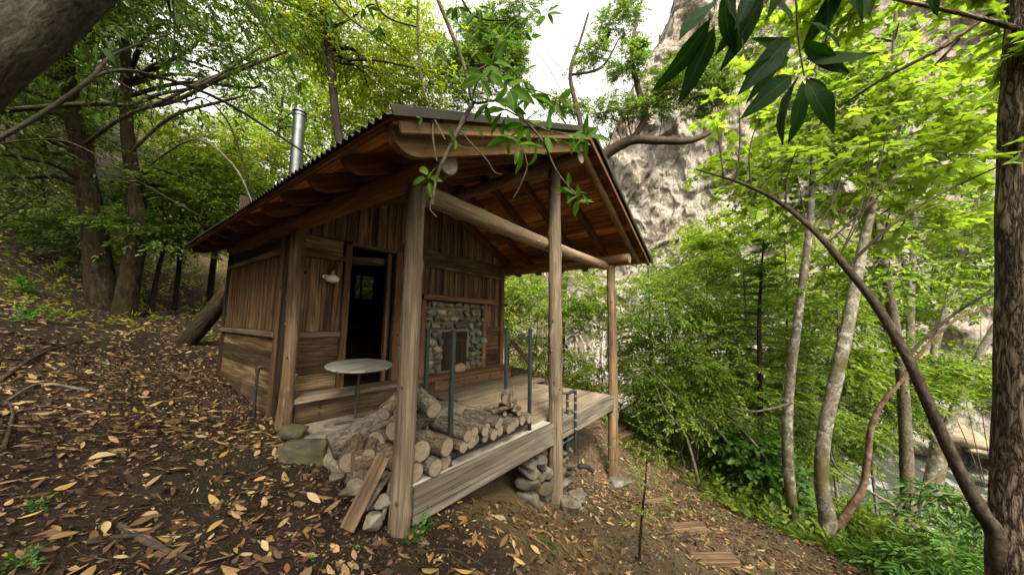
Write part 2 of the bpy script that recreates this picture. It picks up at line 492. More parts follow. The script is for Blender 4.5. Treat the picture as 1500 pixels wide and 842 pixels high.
# ------------------------------------------------------------------ terrain
GP = np.array([
 (0,2.6,.25),(0,1.2,.10),(0,.2,.0),(-.6,.5,.08),(0,-2.5,-.24),(.4,-2.62,-.26),(-.4,-2.5,-.14),(2.13,-2.5,-.93),(1.1,-2.5,-.55),(4.02,-2.5,-1.34),(3.1,-2.5,-1.15),
 (.3,-1.2,-.12),(1.2,-1.,-.2),(2.2,-1.2,-.35),(3.5,-1.3,-.55),(2,.5,-.15),(3.5,.5,-.15),(1,1.5,.05),(3,2.5,.2),
 (4.6,-.4,.0),(4.7,-1.1,-.12),(5.2,.6,.08),(5.,-1.8,-.85),(6.2,-2.6,-1.35),(6.5,-.5,-.7),(8,1,-1.3),(7.5,-1,-1.4),
 (2.25,-4.05,-1.05),(2.9,-3.3,-1.07),(4.4,-3.5,-1.45),(1.,-3.5,-.72),(0,-3.4,-.42),(-.5,-3.6,-.35),(.5,-4.6,-.72),
 (5.5,-5.2,-2.0),(5.45,-4.8,-1.95),(6.4,-4.4,-2.15),(3.2,-5.9,-1.4),(3.,-4.9,-1.3),(8.5,-6,-3.0),(9,-3,-2.8),(11,-8,-3.9),(16,-9.5,-4.5),(14,-3,-4.4),(18,0,-4.2),(22,-10,-4.2),(12,3,-3.2),
 (-1.46,-4.5,-.33),(-2.2,-3.,.12),(-3.2,-4,.45),(-2.,-1,.42),(-3,1,.85),(-1.2,1.,.33),(-1.2,3.5,.68),(-1.2,6.7,1.35),(-3,5,1.6),(-5,3,2.6),(-6,-2,2.6),(-8,6,5),
 (-1.5,10,2.7),(-3,14,5.4),(1.5,6,1.0),(2,10,2.1),(3,15,4.2),(6,20,5.5),(0,22,8.5),(-8,20,11),(6,8,.3),(9,12,1.2),(-14,10,10),
 (-2,-8,-.3),(3,-10,-1.8),(-8,-8,3),(8,-12,-3.8),(15,10,-2.5),(20,20,-1),(12,28,5),(0,40,18),(-30,30,28),(-40,0,24),(35,45,8),(-20,-30,10),(10,-40,-5),(30,-35,-4),(60,-10,-4),(60,60,4),(-60,60,50),(0,80,40),(-60,-60,20),(60,-60,0),
], float)
_c2 = .35
def _phi(d2): return np.sqrt(d2+_c2)
_D = ((GP[:, None, :2]-GP[None, :, :2])**2).sum(-1)
_n = len(GP)
_A = np.zeros((_n+3, _n+3)); _A[:_n, :_n] = -_phi(_D) + np.eye(_n)*.03
_A[:_n, _n] = 1; _A[:_n, _n+1:_n+3] = GP[:, :2]; _A[_n:, :_n] = _A[:_n, _n:].T
_w = np.linalg.solve(_A, np.concatenate([GP[:, 2], [0, 0, 0]]))
def ground(x, y, detail=True):
    x = np.asarray(x, float); y = np.asarray(y, float)
    sh = x.shape; x = x.ravel(); y = y.ravel()
    out = np.empty(len(x))
    for i in range(0, len(x), 20000):
        xx, yy = x[i:i+20000], y[i:i+20000]
        d2 = (xx[:, None]-GP[None, :, 0])**2+(yy[:, None]-GP[None, :, 1])**2
        out[i:i+20000] = -_phi(d2)@_w[:_n]+_w[_n]+_w[_n+1]*xx+_w[_n+2]*yy
    if detail:
        P = np.stack([x, y, x*0], -1)
        r = np.hypot(x-.5, y+2)
        out = out + .05*fbm(P*1.1, 4, 3) + .018*fbm(P*6, 3, 9) + np.clip((r-8)/20, 0, 1)*.8*fbm(P*.22, 4, 21)
    return out.reshape(sh)
def gz(x, y): return float(ground(np.array([x]), np.array([y]))[0])
def hit(u, v, far=60.):
    """where the line of sight at survey angles u, v meets the ground"""
    d = at(u, v, 1.)-CAM
    t = np.concatenate([np.linspace(.5, 12, 700), np.linspace(12, far, 500)])
    P = CAM+t[:, None]*d
    g = ground(P[:, 0], P[:, 1])
    k = np.where(P[:, 2] < g)[0]
    if len(k) == 0: return at(u, v, 12.)
    return P[k[0]]

def sheet(name, xs, ys, zf, mats, kind='structure'):
    X, Y = np.meshgrid(xs, ys)
    Z = zf(X, Y)
    V = np.stack([X, Y, Z], -1).reshape(-1, 3)
    nx, ny = len(xs), len(ys)
    i = np.arange(nx-1)[None]+np.arange(ny-1)[:, None]*nx
    Q = np.stack([i, i+1, i+nx+1, i+nx], -1).reshape(-1, 4)
    o = np_mesh(name, V, [Q], mats, None, True)
    return tag(o, kind=kind)

def axis_vals(lo, hi, c, fine, half):
    a = [c]
    st = fine
    while a[-1] < hi:
        a.append(a[-1]+st)
        if a[-1] > c+half: st *= 1.13
    b = [c]; st = fine
    while b[-1] > lo:
        b.append(b[-1]-st)
        if b[-1] < c-half: st *= 1.13
    return np.array(b[::-1][:-1]+a)

# soil
mt, nt, out = new_mat('forest_soil')
o_ = objn(nt)
n1 = noise(nt, o_, 2.2, 6, .65); n2 = noise(nt, o_, 38, 6, .7); n3 = noise(nt, o_, .35, 4, .6); n4 = noise(nt, o_, 150, 3, .6)
c = ramp(nt, n2, [(.34, (.010, .007, .0045)), (.5, (.026, .017, .011)), (.62, (.055, .036, .022)), (.75, (.11, .075, .045))])
pl = ramp(nt, n1, [(.45, (0,)*3), (.62, (.55,)*3)])
c = mix(nt, pl, c, mix(nt, n4, (.035, .024, .015), (.085, .06, .038)))
# drier pale path soil on the creek side of the cabin
sx = nt.nodes.new('ShaderNodeSeparateXYZ'); nt.links.new(o_, sx.inputs[0])
px = math_n(nt, 'ADD', sx.outputs[0], math_n(nt, 'MULTIPLY', n3, 2.))
pf = ramp(nt, math_n(nt, 'MULTIPLY', px, .12), [(.16, (0,)*3), (.34, (.75,)*3)])
c = mix(nt, pf, c, mix(nt, n2, (.07, .05, .03), (.25, .185, .115)))
gf = ramp(nt, n3, [(.5, (0,)*3), (.66, (.5,)*3)])
c = mix(nt, gf, c, mix(nt, n2, (.02, .028, .008), (.06, .07, .02)))
# ochre clay bank under the deck edge
bk = N(nt, 'ShaderNodeVectorMath', operation='DISTANCE'); bk.inputs[1].default_value = (1.25, -2.75, -.62); nt.links.new(o_, bk.inputs[0])
bf = ramp(nt, math_n(nt, 'ADD', bk.outputs['Value'], math_n(nt, 'MULTIPLY', math_n(nt, 'SUBTRACT', n1, .5), 1.6)), [(.45, (.8,)*3), (.95, (0,)*3)])
c = mix(nt, bf, c, mix(nt, n2, (.07, .045, .018), (.27, .19, .085)))
n5 = noise(nt, o_, 420, 2, .6)
c = mix(nt, 1., c, ramp(nt, n5, [(.3, (.45,)*3), (.55, (1.,)*3), (.7, (1.7,)*3)]), 'MULTIPLY')
principled(nt, out, c, .95, bump(nt, mix(nt, .5, n2, n4), 1., .05), .15)
M['soil'] = mt
ground_o = sheet('ground', axis_vals(-160, 160, -.3, .055, 3.2), axis_vals(-160, 160, -2.2, .055, 3.4), ground, [mt])

# ------------------------------------------------------------------ cliff
mt, nt, out = new_mat('cliff_rock')
o_ = objn(nt)
a1 = noise(nt, o_, .3, 8, .65); a2 = noise(nt, mapping(nt, o_, (1, 1, .7)), 2.6, 12, .78); a3 = noise(nt, o_, 9, 8, .75)
c = ramp(nt, a2, [(.32, (.20, .178, .148)), (.42, (.29, .262, .224)), (.50, (.355, .322, .28)), (.62, (.44, .405, .355))])
c = mix(nt, ramp(nt, a1, [(.45, (0,)*3), (.6, (.65,)*3)]), c, mix(nt, a2, (.23, .17, .122), (.41, .325, .25)))
c = mix(nt, ramp(nt, a3, [(.56, (0,)*3), (.63, (.6,)*3)]), c, (.18, .16, .14))
def crack_layer(c, scale, wdt, col, warp):
    vc = N(nt, 'ShaderNodeTexVoronoi', feature='DISTANCE_TO_EDGE', Scale=scale)
    wv = N(nt, 'ShaderNodeVectorMath', operation='ADD'); nz = N(nt, 'ShaderNodeTexNoise', Scale=scale*1.3, Detail=8, Roughness=.7)
    nt.links.new(o_, nz.inputs['Vector']); nt.links.new(mapping(nt, o_, (1, 1, .55)), wv.inputs[0])
    s2 = N(nt, 'ShaderNodeVectorMath', operation='SCALE'); s2.inputs['Scale'].default_value = warp/scale
    nt.links.new(nz.outputs[1], s2.inputs[0]); nt.links.new(s2.outputs[0], wv.inputs[1]); nt.links.new(wv.outputs[0], vc.inputs['Vector'])
    return mix(nt, ramp(nt, vc.outputs[0], [(.0, (.6,)*3), (wdt, (0,)*3)]), c, col), vc.outputs[0]
c, _e1 = crack_layer(c, .8, .05, (.055, .045, .037), 1.3)
c, _e2 = crack_layer(c, 2.6, .05, (.09, .075, .062), 1.2)
gm = noise(nt, o_, .8, 8, .75)
c = mix(nt, ramp(nt, gm, [(.55, (0,)*3), (.61, (.7,)*3)]), c, (.11, .13, .045))
principled(nt, out, c, .95, bump(nt, mix(nt, .5, a2, a3), 1., .3), .1)
M['cliff'] = mt
# the rock face: a wall that runs along the far side of the creek, height varies along it
def cliff():
    # (survey azimuth u, distance from the camera axis point, top elevation)
    prof = [(-18, 62, 22), (20, 60, 20), (45, 52, 12.), (56, 44, 9.5), (62, 33, 14.5), (67, 28, 18.), (72, 26, 21), (79, 24.5, 28), (87, 24, 36), (96, 24, 38), (106, 25, 38), (118, 27, 36), (135, 30, 30), (160, 36, 26)]
    pa = np.array(prof, float)
    nh = 330
    az = np.concatenate([np.linspace(pa[0, 0], 54, 130)[:-1], np.linspace(54, 116, 560), np.linspace(116, pa[-1, 0], 60)[1:]]); na = len(az)
    dd = np.interp(az, pa[:, 0], pa[:, 1]); hh = np.interp(az, pa[:, 0], pa[:, 2])
    hh = hh + 1.6*fbm(np.stack([az*.25, az*0, az*0], -1), 5, 4)
    t = np.linspace(0, 1, nh)
    zb = -6.0
    A, T = np.meshgrid(az, t)
    D = np.repeat(dd[None], nh, 0); H = np.repeat(hh[None], nh, 0)
    Z = zb + (H-zb)*T
    dx, dy = np.sin(np.radians(A)), np.cos(np.radians(A))
    P = np.stack([CAM[0]+dx*D, CAM[1]+dy*D, Z], -1)
    rid = 1-np.abs(fbm(P*.16*np.array([1, 1, .6]), 5, 31))
    blk = np.round(fbm(P*.55, 2, 77)*3)/3
    def worley(Q, s):
        I = np.floor(Q).astype(np.int64); best = np.full(Q.shape[:-1], 9.); val = np.zeros(Q.shape[:-1])
        for a in (-1, 0, 1):
            for b in (-1, 0, 1):
                for c in (-1, 0, 1):
                    J = I+np.array([a, b, c]); x, y, z = J[..., 0], J[..., 1], J[..., 2]
                    C = J+np.stack([_h(x, y, z, s), _h(x, y, z, s+1), _h(x, y, z, s+2)], -1)
                    d = ((C-Q)**2).sum(-1); k = d < best
                    best = np.where(k, d, best); val = np.where(k, _h(x, y, z, s+3), val)
        return val
    W = P+fbm(P*.5, 3, 90)[..., None]*.9
    w1 = worley(W*np.array([.38, .38, .26]), 200); w2 = worley(W*np.array([1., 1., .7]), 300); w3 = worley(W*2.3, 400)
    disp = (fbm(P*.11, 5, 40)*3.0 + rid*1.0 + fbm(P*.9, 4, 60)*.22 + (w1-.5)*.9 + (w2-.5)*.40 + (w3-.5)*.16)
    lean = (T**1.2)*3.2 + np.clip(T-.9, 0, 1)**1*60*((H < 30)*.5)
    foot = -np.clip(.25-T, 0, 1)*22
    D2 = D - disp + lean + foot*.7
    V = np.stack([CAM[0]+dx*D2, CAM[1]+dy*D2, Z], -1).reshape(-1, 3)
    i = np.arange(na-1)[None]+np.arange(nh-1)[:, None]*na
    Q = np.stack([i, i+1, i+na+1, i+na], -1).reshape(-1, 4)
    o = np_mesh('cliff', V, [Q], [M['cliff']], None, False)
    return tag(o, 'tall pale grey and tan rock cliff across the creek', kind='structure')
cliff()

# dry far hill seen past the stove pipe
mt, nt, out = new_mat('dry_hill')
o_ = objn(nt); q = noise(nt, o_, .18, 8, .7); q2 = noise(nt, o_, 1.5, 6, .7)
c = ramp(nt, q, [(.35, (.20, .15, .09)), (.5, (.32, .25, .16)), (.58, (.06, .08, .03)), (.7, (.09, .11, .04))])
c = mix(nt, 1., c, ramp(nt, q2, [(.3, (.6,)*3), (.7, (1.25,)*3)]), 'MULTIPLY')
principled(nt, out, c, .95, bump(nt, q2, 1., .5), .1)
hx = np.linspace(-90, 120, 150); hy = np.linspace(48, 150, 60)
sheet('far_hill', hx, hy, lambda X, Y: -6+34*np.exp(-(((X-18)/46)**2))*np.clip((Y-48)/55, 0, 1)**.8 + 3.*fbm(np.stack([X, Y, X*0], -1)*.06, 5, 2), [mt])

# creek
mt, nt, out = new_mat('creek_water')
o_ = objn(nt)
w1 = noise(nt, mapping(nt, o_, (1.2, 3, 1)), 1.4, 5, .6, .5)
fo = noise(nt, mapping(nt, o_, (.8, 2.2, 1)), 1.1, 7, .7)
c = ramp(nt, fo, [(.53, (.05, .06, .045)), (.66, (.40, .42, .40))])
principled(nt, out, c, .12, bump(nt, w1, .7, .12), .5)
sheet('creek_water', np.linspace(8, 60, 60), np.linspace(-45, 20, 80), lambda X, Y: -4.02+0*X, [mt])

# ------------------------------------------------------------------ stones
def blob(c, dims, seed, sub=3, rough=.22, flat=0., rz=None, facets=.0, boxy=0.):
    """an irregular weathered stone: verts, faces"""
    import bmesh
    bm = bmesh.new(); bmesh.ops.create_icosphere(bm, subdivisions=sub, radius=1.)
    V = np.array([v.co[:] for v in bm.verts]); F = np.array([[v.index for v in f.verts] for f in bm.faces]); bm.free()
    if boxy:
        V = np.sign(V)*np.abs(V)**(1-boxy)
    if facets:
        rs = np.random.default_rng(seed)
        for k in range(13):
            n = nrm(rs.normal(size=3)); dlim = rs.uniform(.5, .8)
            ex = V@n-dlim
            V = V - np.clip(ex, 0, None)[:, None]*n*facets
    V = V*(1+rough*fbm(V*1.3+seed*3.1, 4, seed)[:, None])
    V = V*(1+.07*fbm(V*4.5+seed, 4, seed+9)[:, None])
    V = V/np.abs(V).max(0)*np.asarray(dims)/2
    a = rz if rz is not None else (seed*1.7) % 6.28
    ca, sa = math.cos(a), math.sin(a)
    V = np.stack([V[:, 0]*ca-V[:, 1]*sa, V[:, 0]*sa+V[:, 1]*ca, V[:, 2]], -1)
    return V+np.asarray(c), F
def stone_obj(name, c, dims, seed, mat, parent=None, **kw):
    V, F = blob(c, dims, seed, **kw)
    return np_mesh(name, V, [F], [mat], parent, True)

# ------------------------------------------------------------------ leaves
def leaf_arrays(pos, ax, nm, L, W, fold=.25, pts=6, droop=.0):
    """pos base points, ax long axis, nm face normal"""
    ax = nrm(ax); sd = nrm(np.cross(nm, ax)); nm = np.cross(ax, sd)
    n = len(pos)
    L = np.broadcast_to(np.asarray(L, float), (n,))[:, None]; W = np.broadcast_to(np.asarray(W, float), (n,))[:, None]
    f = fold*W
    dr = droop*L
    if pts == 4:
        V = np.stack([pos, pos+ax*L*.45+sd*W*.5+nm*f, pos+ax*L-nm*dr, pos+ax*L*.45-sd*W*.5+nm*f], 1)
        b = np.arange(n)[:, None]*4
        Q = np.concatenate([b+np.array([[0, 1, 2]]), b+np.array([[0, 2, 3]])])
        return V.reshape(-1, 3), [Q]
    V = np.stack([pos, pos+ax*L*.28+sd*W*.44+nm*f, pos+ax*L*.66+sd*W*.40+nm*(f-dr*.4), pos+ax*L-nm*dr,
                  pos+ax*L*.66-sd*W*.40+nm*(f-dr*.4), pos+ax*L*.28-sd*W*.44+nm*f], 1)
    b = np.arange(n)[:, None]*6
    Q = np.concatenate([b+np.array([[0, 1, 2, 3]]), b+np.array([[0, 3, 4, 5]])])
    return V.reshape(-1, 3), [Q]

def maple_arrays(pos, ax, nm, L, rng, droop=.25):
    ax = nrm(ax); sd = nrm(np.cross(nm, ax)); nm = np.cross(ax, sd)
    n = len(pos); L = np.broadcast_to(np.asarray(L, float), (n,))
    # outline of a five lobed leaf: (along, side)
    o = np.array([(0, 0), (-.16, .20), (-.04, .36), (.10, .28), (.20, .46), (.46, .66), (.46, .40), (.38, .17), (.62, .24), (.72, .13), (1.0, 0.)])
    o = np.concatenate([o, o[1:-1][::-1]*np.array([1, -1])])
    k = len(o)
    ctr = np.array([[.32, 0]])
    oo = np.concatenate([ctr, o])
    rr = np.abs(oo[:, 1])*1.0+np.abs(oo[:, 0]-.3)*.5
    zz = -droop*rr**1.5
    V = pos[:, None]+L[:, None, None]*(ax[:, None]*oo[None, :, :1]+sd[:, None]*oo[None, :, 1:]+nm[:, None]*zz[None, :, None])
    b = np.arange(n)[:, None]*(k+1)
    tri = np.array([[0, 1+j, 1+(j+1) % k] for j in range(k)])
    Q = (b[:, :, None]+tri[None]).reshape(-1, 3)
    return V.reshape(-1, 3), [Q]

def join_arrays(lst):
    V, P, o = [], {}, 0
    for v, qs in lst:
        V.append(v)
        for q in qs: P.setdefault(q.shape[1], []).append(q+o)
        o += len(v)
    return np.concatenate(V), [np.concatenate(x) for x in P.values()]

def ground_normal(x, y):
    e = .05
    gx = (ground(x+e, y)-ground(x-e, y))/(2*e); gy = (ground(x, y+e)-ground(x, y-e))/(2*e)
    return nrm(np.stack([-gx, -gy, np.ones_like(gx)], -1))

def under_cabin(x, y):
    return ((x > -.02) & (x < 4.3) & (y > np.where(x > 2.2, -1.5, -2.42)) & (y < 2.7))

def litter(name, n, Lr, Wr, reg, mat, seed, lift=.004, tilt=.25, dens=None, pts=6, curl=.35):
    rng = np.random.default_rng(seed)
    # density falls off with distance from the viewpoint side of the clearing
    u = rng.random(n); th = rng.uniform(0, 2*math.pi, n)
    x = rng.uniform(reg[0], reg[1], n); y = rng.uniform(reg[2], reg[3], n)
    keep = ~under_cabin(x, y)
    if dens is not None: keep &= rng.random(n) < dens(x, y)
    x, y, th = x[keep], y[keep], th[keep]; n = len(x)
    nm = nrm(ground_normal(x, y)+rng.normal(size=(n, 3))*tilt)
    ax = np.stack([np.cos(th), np.sin(th), np.zeros(n)], -1)
    ax = nrm(ax-nm*(ax*nm).sum(-1, keepdims=True))
    z = ground(x, y)+lift+rng.random(n)*.016
    L = rng.uniform(*Lr, n)*rng.choice([.45, .7, .9, 1.05, 1.25], n); W = L*rng.uniform(*Wr, n)
    pos = np.stack([x, y, z], -1)-ax*L[:, None]*.5
    if pts == 6:
        sd = np.cross(nm, ax); t_ = np.array([.0, .16, .40, .66, .86, 1.0]); w_ = np.array([.0, .30, .49, .43, .22, .0])
        cur = (curl*rng.uniform(-.6, .9, n)*W)[:, None]; bend = rng.uniform(-.25, .45, n)[:, None]*L[:, None]; tw = rng.normal(size=(n, 1))*.25
        shp = 1+rng.normal(size=(n, 6))*.09
        def edge(sg):
            x = sg*w_[None]*W[:, None]*shp*rng.uniform(.8, 1.1, (n, 1)); tt = t_[None]*L[:, None]
            z = cur*(w_[None]/.49)**1.3+bend*(t_[None]-.5)**2+tw*x+.0
            return pos[:, None]+ax[:, None]*tt[..., None]+sd[:, None]*x[..., None]+nm[:, None]*z[..., None]
        Rt, Lf = edge(1.), edge(-1.)
        V = np.concatenate([Rt, Lf[:, 1:5]], 1).reshape(-1, 3); b_ = np.arange(n)[:, None]*10
        Q = [np.concatenate([b_+np.array([[0, 1, 2, 3, 4, 5]]), b_+np.array([[0, 5, 9, 8, 7, 6]])])]
    else: V, Q = leaf_arrays(pos, ax, nm, L, W, (curl*rng.uniform(-.7, .9, (n, 1))), pts, 0)
    return tag(np_mesh(name, V, Q, [mat], None, False), kind='stuff')

def patch(x, y, s=.8, seed=5): return .5+.5*fbm(np.stack([x, y, x*0], -1)*s, 4, seed)
lt = lambda x, y: np.clip(2.6*patch(x, y)-.7, .08, 1)*np.where(x > 1.2, .8, 1)
a = litter('fallen_leaves', 12500, (.045, .112), (.26, .44), (-4.5, 2.2, -5.2, 3.4), M['litter'], 1, dens=lt)
tag(a, 'yellow and tan fallen leaves scattered over the dark forest floor')
a = litter('fallen_leaves', 620, (.075, .115), (.30, .46), (-4.2, 1.6, -5.2, 1.2), M['litter_big'], 16, dens=lambda x, y: np.clip(2.2*patch(x, y, .9, 25)-.5, .1, 1), lift=.012)
tag(a, 'larger yellow and cream fallen leaves lying on top of the litter')
a = litter('fallen_leaves', 9500, (.05, .105), (.26, .42), (2.2, 8, -6.5, -.2), M['litter'], 12, dens=lambda x, y: np.clip(1.4*patch(x, y, .9, 8)-.1, .1, 1))
tag(a, 'pale tan fallen leaves strewn along the sloping path')
a = litter('fallen_leaves', 24000, (.07, .13), (.26, .42), (-13, 9, 2.5, 20), M['litter'], 13, dens=lambda x, y: np.clip(1.5*patch(x, y, .5, 8)-.25, .1, 1), pts=4)
tag(a, 'brown and yellow fallen leaves on the wooded slope behind the cabin')
a = litter('fallen_leaves', 11000, (.05, .11), (.28, .46), (-7, 1.5, 3.2, 9.5), M['litter'], 14, dens=lambda x, y: np.clip(2.3*patch(x, y, .8, 8)-.6, .08, 1))
tag(a, 'dense brown and tan fallen leaves around the foot of the twin trunks')
a = litter('old_leaf_litter', 52000, (.03, .10), (.22, .5), (-4.5, 7, -5.6, 3.4), M['litter_dark'], 2, tilt=.5, pts=4, lift=-.004, dens=lambda x, y: np.clip(.3+patch(x, y, 1.4, 9), 0, 1))
tag(a, 'dark decaying leaf litter covering the ground')

a = litter('leaf_crumbs', 60000, (.012, .04), (.25, .7), (-4., 6.5, -5.4, 3.0), M['litter'], 15, tilt=.6, pts=4, lift=-.002, dens=lambda x, y: np.clip(.15+1.3*patch(x, y, 2.2, 19), 0, 1))
tag(a, 'crumbled bits of dry leaves and bark over the bare soil')
def twig_litter():
    rng = np.random.default_rng(44); n = 1500
    x = rng.uniform(-4, 6, n); y = rng.uniform(-5.4, 3.5, n); k = ~under_cabin(x, y); x, y = x[k], y[k]; n = len(x)
    mb = MB()
    th = rng.uniform(0, 6.28, n); L = rng.uniform(.06, .28, n)
    p0 = np.stack([x, y, ground(x, y)+.008], -1); x1, y1 = x+np.cos(th)*L, y+np.sin(th)*L
    p1 = np.stack([x1, y1, ground(x1, y1)+.012], -1)
    for a_, b_, l in zip(p0, p1, L): mb.tube([a_, (a_+b_)/2+rng.normal(size=3)*l*.06, b_], [.003, .0025, .0015], 4, caps=False)
    return tag(mb.build('twig_litter', M['branch_dark']), 'thin dead twigs strewn over the forest floor', kind='stuff')
twig_litter()
# ------------------------------------------------------------------ cabin
XR, XW = 2.13, 4.11          # ridge line, right plate line
YF = -2.48                   # porch front
ZP = 2.2
def roof_z(x): return 3.54-.462*abs(x-XR)
cabin = thing('cabin', 'rustic brown wood cabin with log porch posts and a corrugated metal gable roof', 'cabin', (0, 0, 0))
def part(mb, name, mat, parent=None): return mb.build(name, mat, cabin if parent is None else parent)
rnd = random.uniform

def vboards(mb, axis, a0, a1, z0, z1, face, w=.17, batten=.045, ztop=None, sgn=-1, bmi=1):
    """vertical boards with battens over the joints. axis 'x': wall faces -y at y=face; axis 'y': wall faces -x at x=face"""
    a = a0
    while a < a1-.01:
        ww = min(w*rnd(.8, 1.2), a1-a)
        if a1-(a+ww) < .05: ww = a1-a
        zt = z1 if ztop is None else ztop(a+ww/2)
        d = rnd(0, .006)
        if axis == 'x': mb.xyz(a+.0015, a+ww-.0015, face+d, face+.022, z0, zt, 'z', .002)
        else: mb.xyz(face+d, face+.022, a+.0015, a+ww-.0015, z0, zt, 'z', .002)
        if batten and a > a0+.02:
            h = batten/2*rnd(.8, 1.2)
            zt2 = z1 if ztop is None else ztop(a)
            if axis == 'x': mb.xyz(a-h, a+h, face-.018, face-.001, z0+.003, zt2-.003, 'z', .003, mi=bmi)
            else: mb.xyz(face-.018, face-.001, a-h, a+h, z0+.003, zt2-.003, 'z', .003, mi=bmi)
        a += ww
    return mb
def hplanks(mb, axis, a0, a1, z0, z1, face, hs, th=.022, step=.004):
    z = z0; k = 0
    while z < z1-.01:
        h = min(hs[k % len(hs)], z1-z)
        if z1-(z+h) < .04: h = z1-z
        d = rnd(0, step)
        if axis == 'x': mb.xyz(a0, a1, face+d, face+th, z+.0015, z+h-.0015, 'x', .003)
        else: mb.xyz(face+d, face+th, a0, a1, z+.0015, z+h-.0015, 'y', .003)
        z += h; k += 1
    return mb

# --- left wall (faces -x, plane x=0)
LW = 2.66
sw = MB(); vboards(sw, 'y', .22, LW-.08, 1.02, 1.97, .0, .135, .042)
hplanks(sw, 'y', .22, LW-.08, .30, .95, .004, (.22, .25, .2))
left_wall = part(sw, 'wall', [M['wall'], M['trim']])
tag(left_wall, 'left side wall of vertical boards over horizontal planks')
s_ = MB(); hplanks(s_, 'y', .22, 1.3, -.25, .30, -.022, (.30, .28), .03); hplanks(s_, 'y', 1.303, LW-.08, -.25, .30, -.022, (.30, .28), .03)
part(s_, 'skirt_board', M['plank_low'], left_wall)
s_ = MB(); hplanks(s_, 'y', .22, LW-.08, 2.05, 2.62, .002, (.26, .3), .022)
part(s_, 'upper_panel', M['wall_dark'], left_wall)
part(MB().xyz(-.045, .0, .21, LW-.07, 1.97, 2.045, 'y', .006), 'rail', M['trim_grey'], left_wall)
part(MB().xyz(-.05, .0, .21, LW-.07, .945, 1.015, 'y', .006), 'rail', M['trim_grey'], left_wall)
part(MB().xyz(-.03, .02, .10, .21, -.25, 2.55, 'z', .005), 'corner_board', M['trim'], left_wall)
part(MB().xyz(-.015, .03, -.02, .097, -.25, 2.5, 'z', .005), 'corner_board', M['wall_dark'], left_wall)
part(MB().xyz(-.035, .02, LW-.08, LW+.01, -.1, 2.45, 'z', .005), 'corner_board', M['wall_dark'], left_wall)

# --- front wall (faces -y, plane y=0)
up = lambda x: min(roof_z(x)-.13, 3.35)
fw = MB()
vboards(fw, 'x', .10, .655, 1.02, 1.955, .0, .15, .04)
hplanks(fw, 'x', .10, .655, .24, .945, .004, (.24, .22, .26))
hplanks(fw, 'x', .10, .64, 2.04, 2.26, .003, (.22,))
vboards(fw, 'x', .10, 4.03, 2.262, 2.9, .004, .14, .04, ztop=up)
vboards(fw, 'x', 1.56, 4.03, 1.06, 2.25, .002, .13, .035)
hplanks(fw, 'x', 1.56, 1.95, .24, .985, .004, (.36, .38))
hplanks(fw, 'x', 3.5, 4.03, .24, .985, .004, (.36, .38))
front_wall = part(fw, 'wall', [M['wall'], M['trim']])
tag(front_wall, 'front wall under the porch with doorway and stone fireplace')
def fw_part(b, n, mt): return part(b, n, mt, front_wall)
fw_part(MB().xyz(.10, .66, -.03, .0, 1.96, 2.035, 'x', .006), 'rail', M['trim'])
fw_part(MB().xyz(.10, .66, -.035, .0, .945, 1.015, 'x', .006), 'rail', M['trim_grey'])
fw_part(MB().xyz(1.565, 1.93, -.035, .0, .985, 1.055, 'x', .006), 'rail', M['trim'])
fw_part(MB().xyz(3.49, 4.05, -.035, .0, .985, 1.055, 'x', .006), 'rail', M['trim'])
fw_part(MB().xyz(3.50, 4.04, -.014, .0, .60, .625, 'x', .004), 'trim_strip', M['trim_grey'])
fw_part(MB().xyz(1.56, 4.05, -.05, -.002, 2.10, 2.40, 'x', .01), 'header_beam', M['plank_low'])
fw_part(MB().xyz(1.56, 4.05, -.07, -.052, 2.085, 2.14, 'x', .006), 'header_trim', M['wall'])
fw_part(MB().xyz(.655, .745, -.045, .10, .24, 2.22, 'z', .006), 'door_jamb', M['trim'])
fw_part(MB().xyz(1.44, 1.555, -.05, .03, .24, 2.26, 'z', .006), 'door_jamb', M['trim'])
fw_part(MB().xyz(1.345, 1.395, .03, .10, .24, 2.22, 'z', .006), 'door_jamb', M['trim'])
fw_part(MB().xyz(1.397, 1.438, .05, .10, .24, 2.22, 'z', .004), 'door_jamb', M['wall_dark'])
fw_part(MB().xyz(.745, 1.44, -.035, .10, 2.215, 2.258, 'x', .006), 'door_lintel', M['trim'])
fw_part(MB().board((.745, .14, 2.02), (1.345, .14, 2.08), .12, .03, (0, -1, 0)), 'door_header', M['wall'])
fw_part(MB().xyz(4.03, 4.13, -.07, .03, .0, 2.22, 'z', .008), 'corner_post', M['beam'])
# the far and right walls, roof lining and floor of the room; a window opening in the rear wall
rm = MB()
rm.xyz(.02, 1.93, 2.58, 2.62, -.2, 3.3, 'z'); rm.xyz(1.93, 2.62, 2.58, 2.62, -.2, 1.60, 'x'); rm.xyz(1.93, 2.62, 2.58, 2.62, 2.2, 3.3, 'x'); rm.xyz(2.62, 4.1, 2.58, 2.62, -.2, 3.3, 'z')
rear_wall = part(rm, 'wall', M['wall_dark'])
wf = MB()
for (a, b, c_, d_) in ((1.93, 1.97, 1.60, 2.2), (2.58, 2.62, 1.60, 2.2), (2.26, 2.29, 1.64, 2.16)): wf.xyz(a, b, 2.56, 2.60, c_, d_, 'z')
for (a, b, c_, d_) in ((1.972, 2.578, 1.60, 1.64), (1.972, 2.578, 2.16, 2.2)): wf.xyz(a, b, 2.563, 2.603, c_, d_, 'x')
wfo = part(wf, 'window_frame', M['wall_dark'], rear_wall)
mt, nt, out = new_mat('window_glass')
gl = nt.nodes.new('ShaderNodeBsdfGlossy'); gl.inputs['Roughness'].default_value = .05
tr = nt.nodes.new('ShaderNodeBsdfTransparent'); ms = nt.nodes.new('ShaderNodeMixShader'); ms.inputs[0].default_value = .08
tr.inputs[0].default_value = (.24, .27, .22, 1)
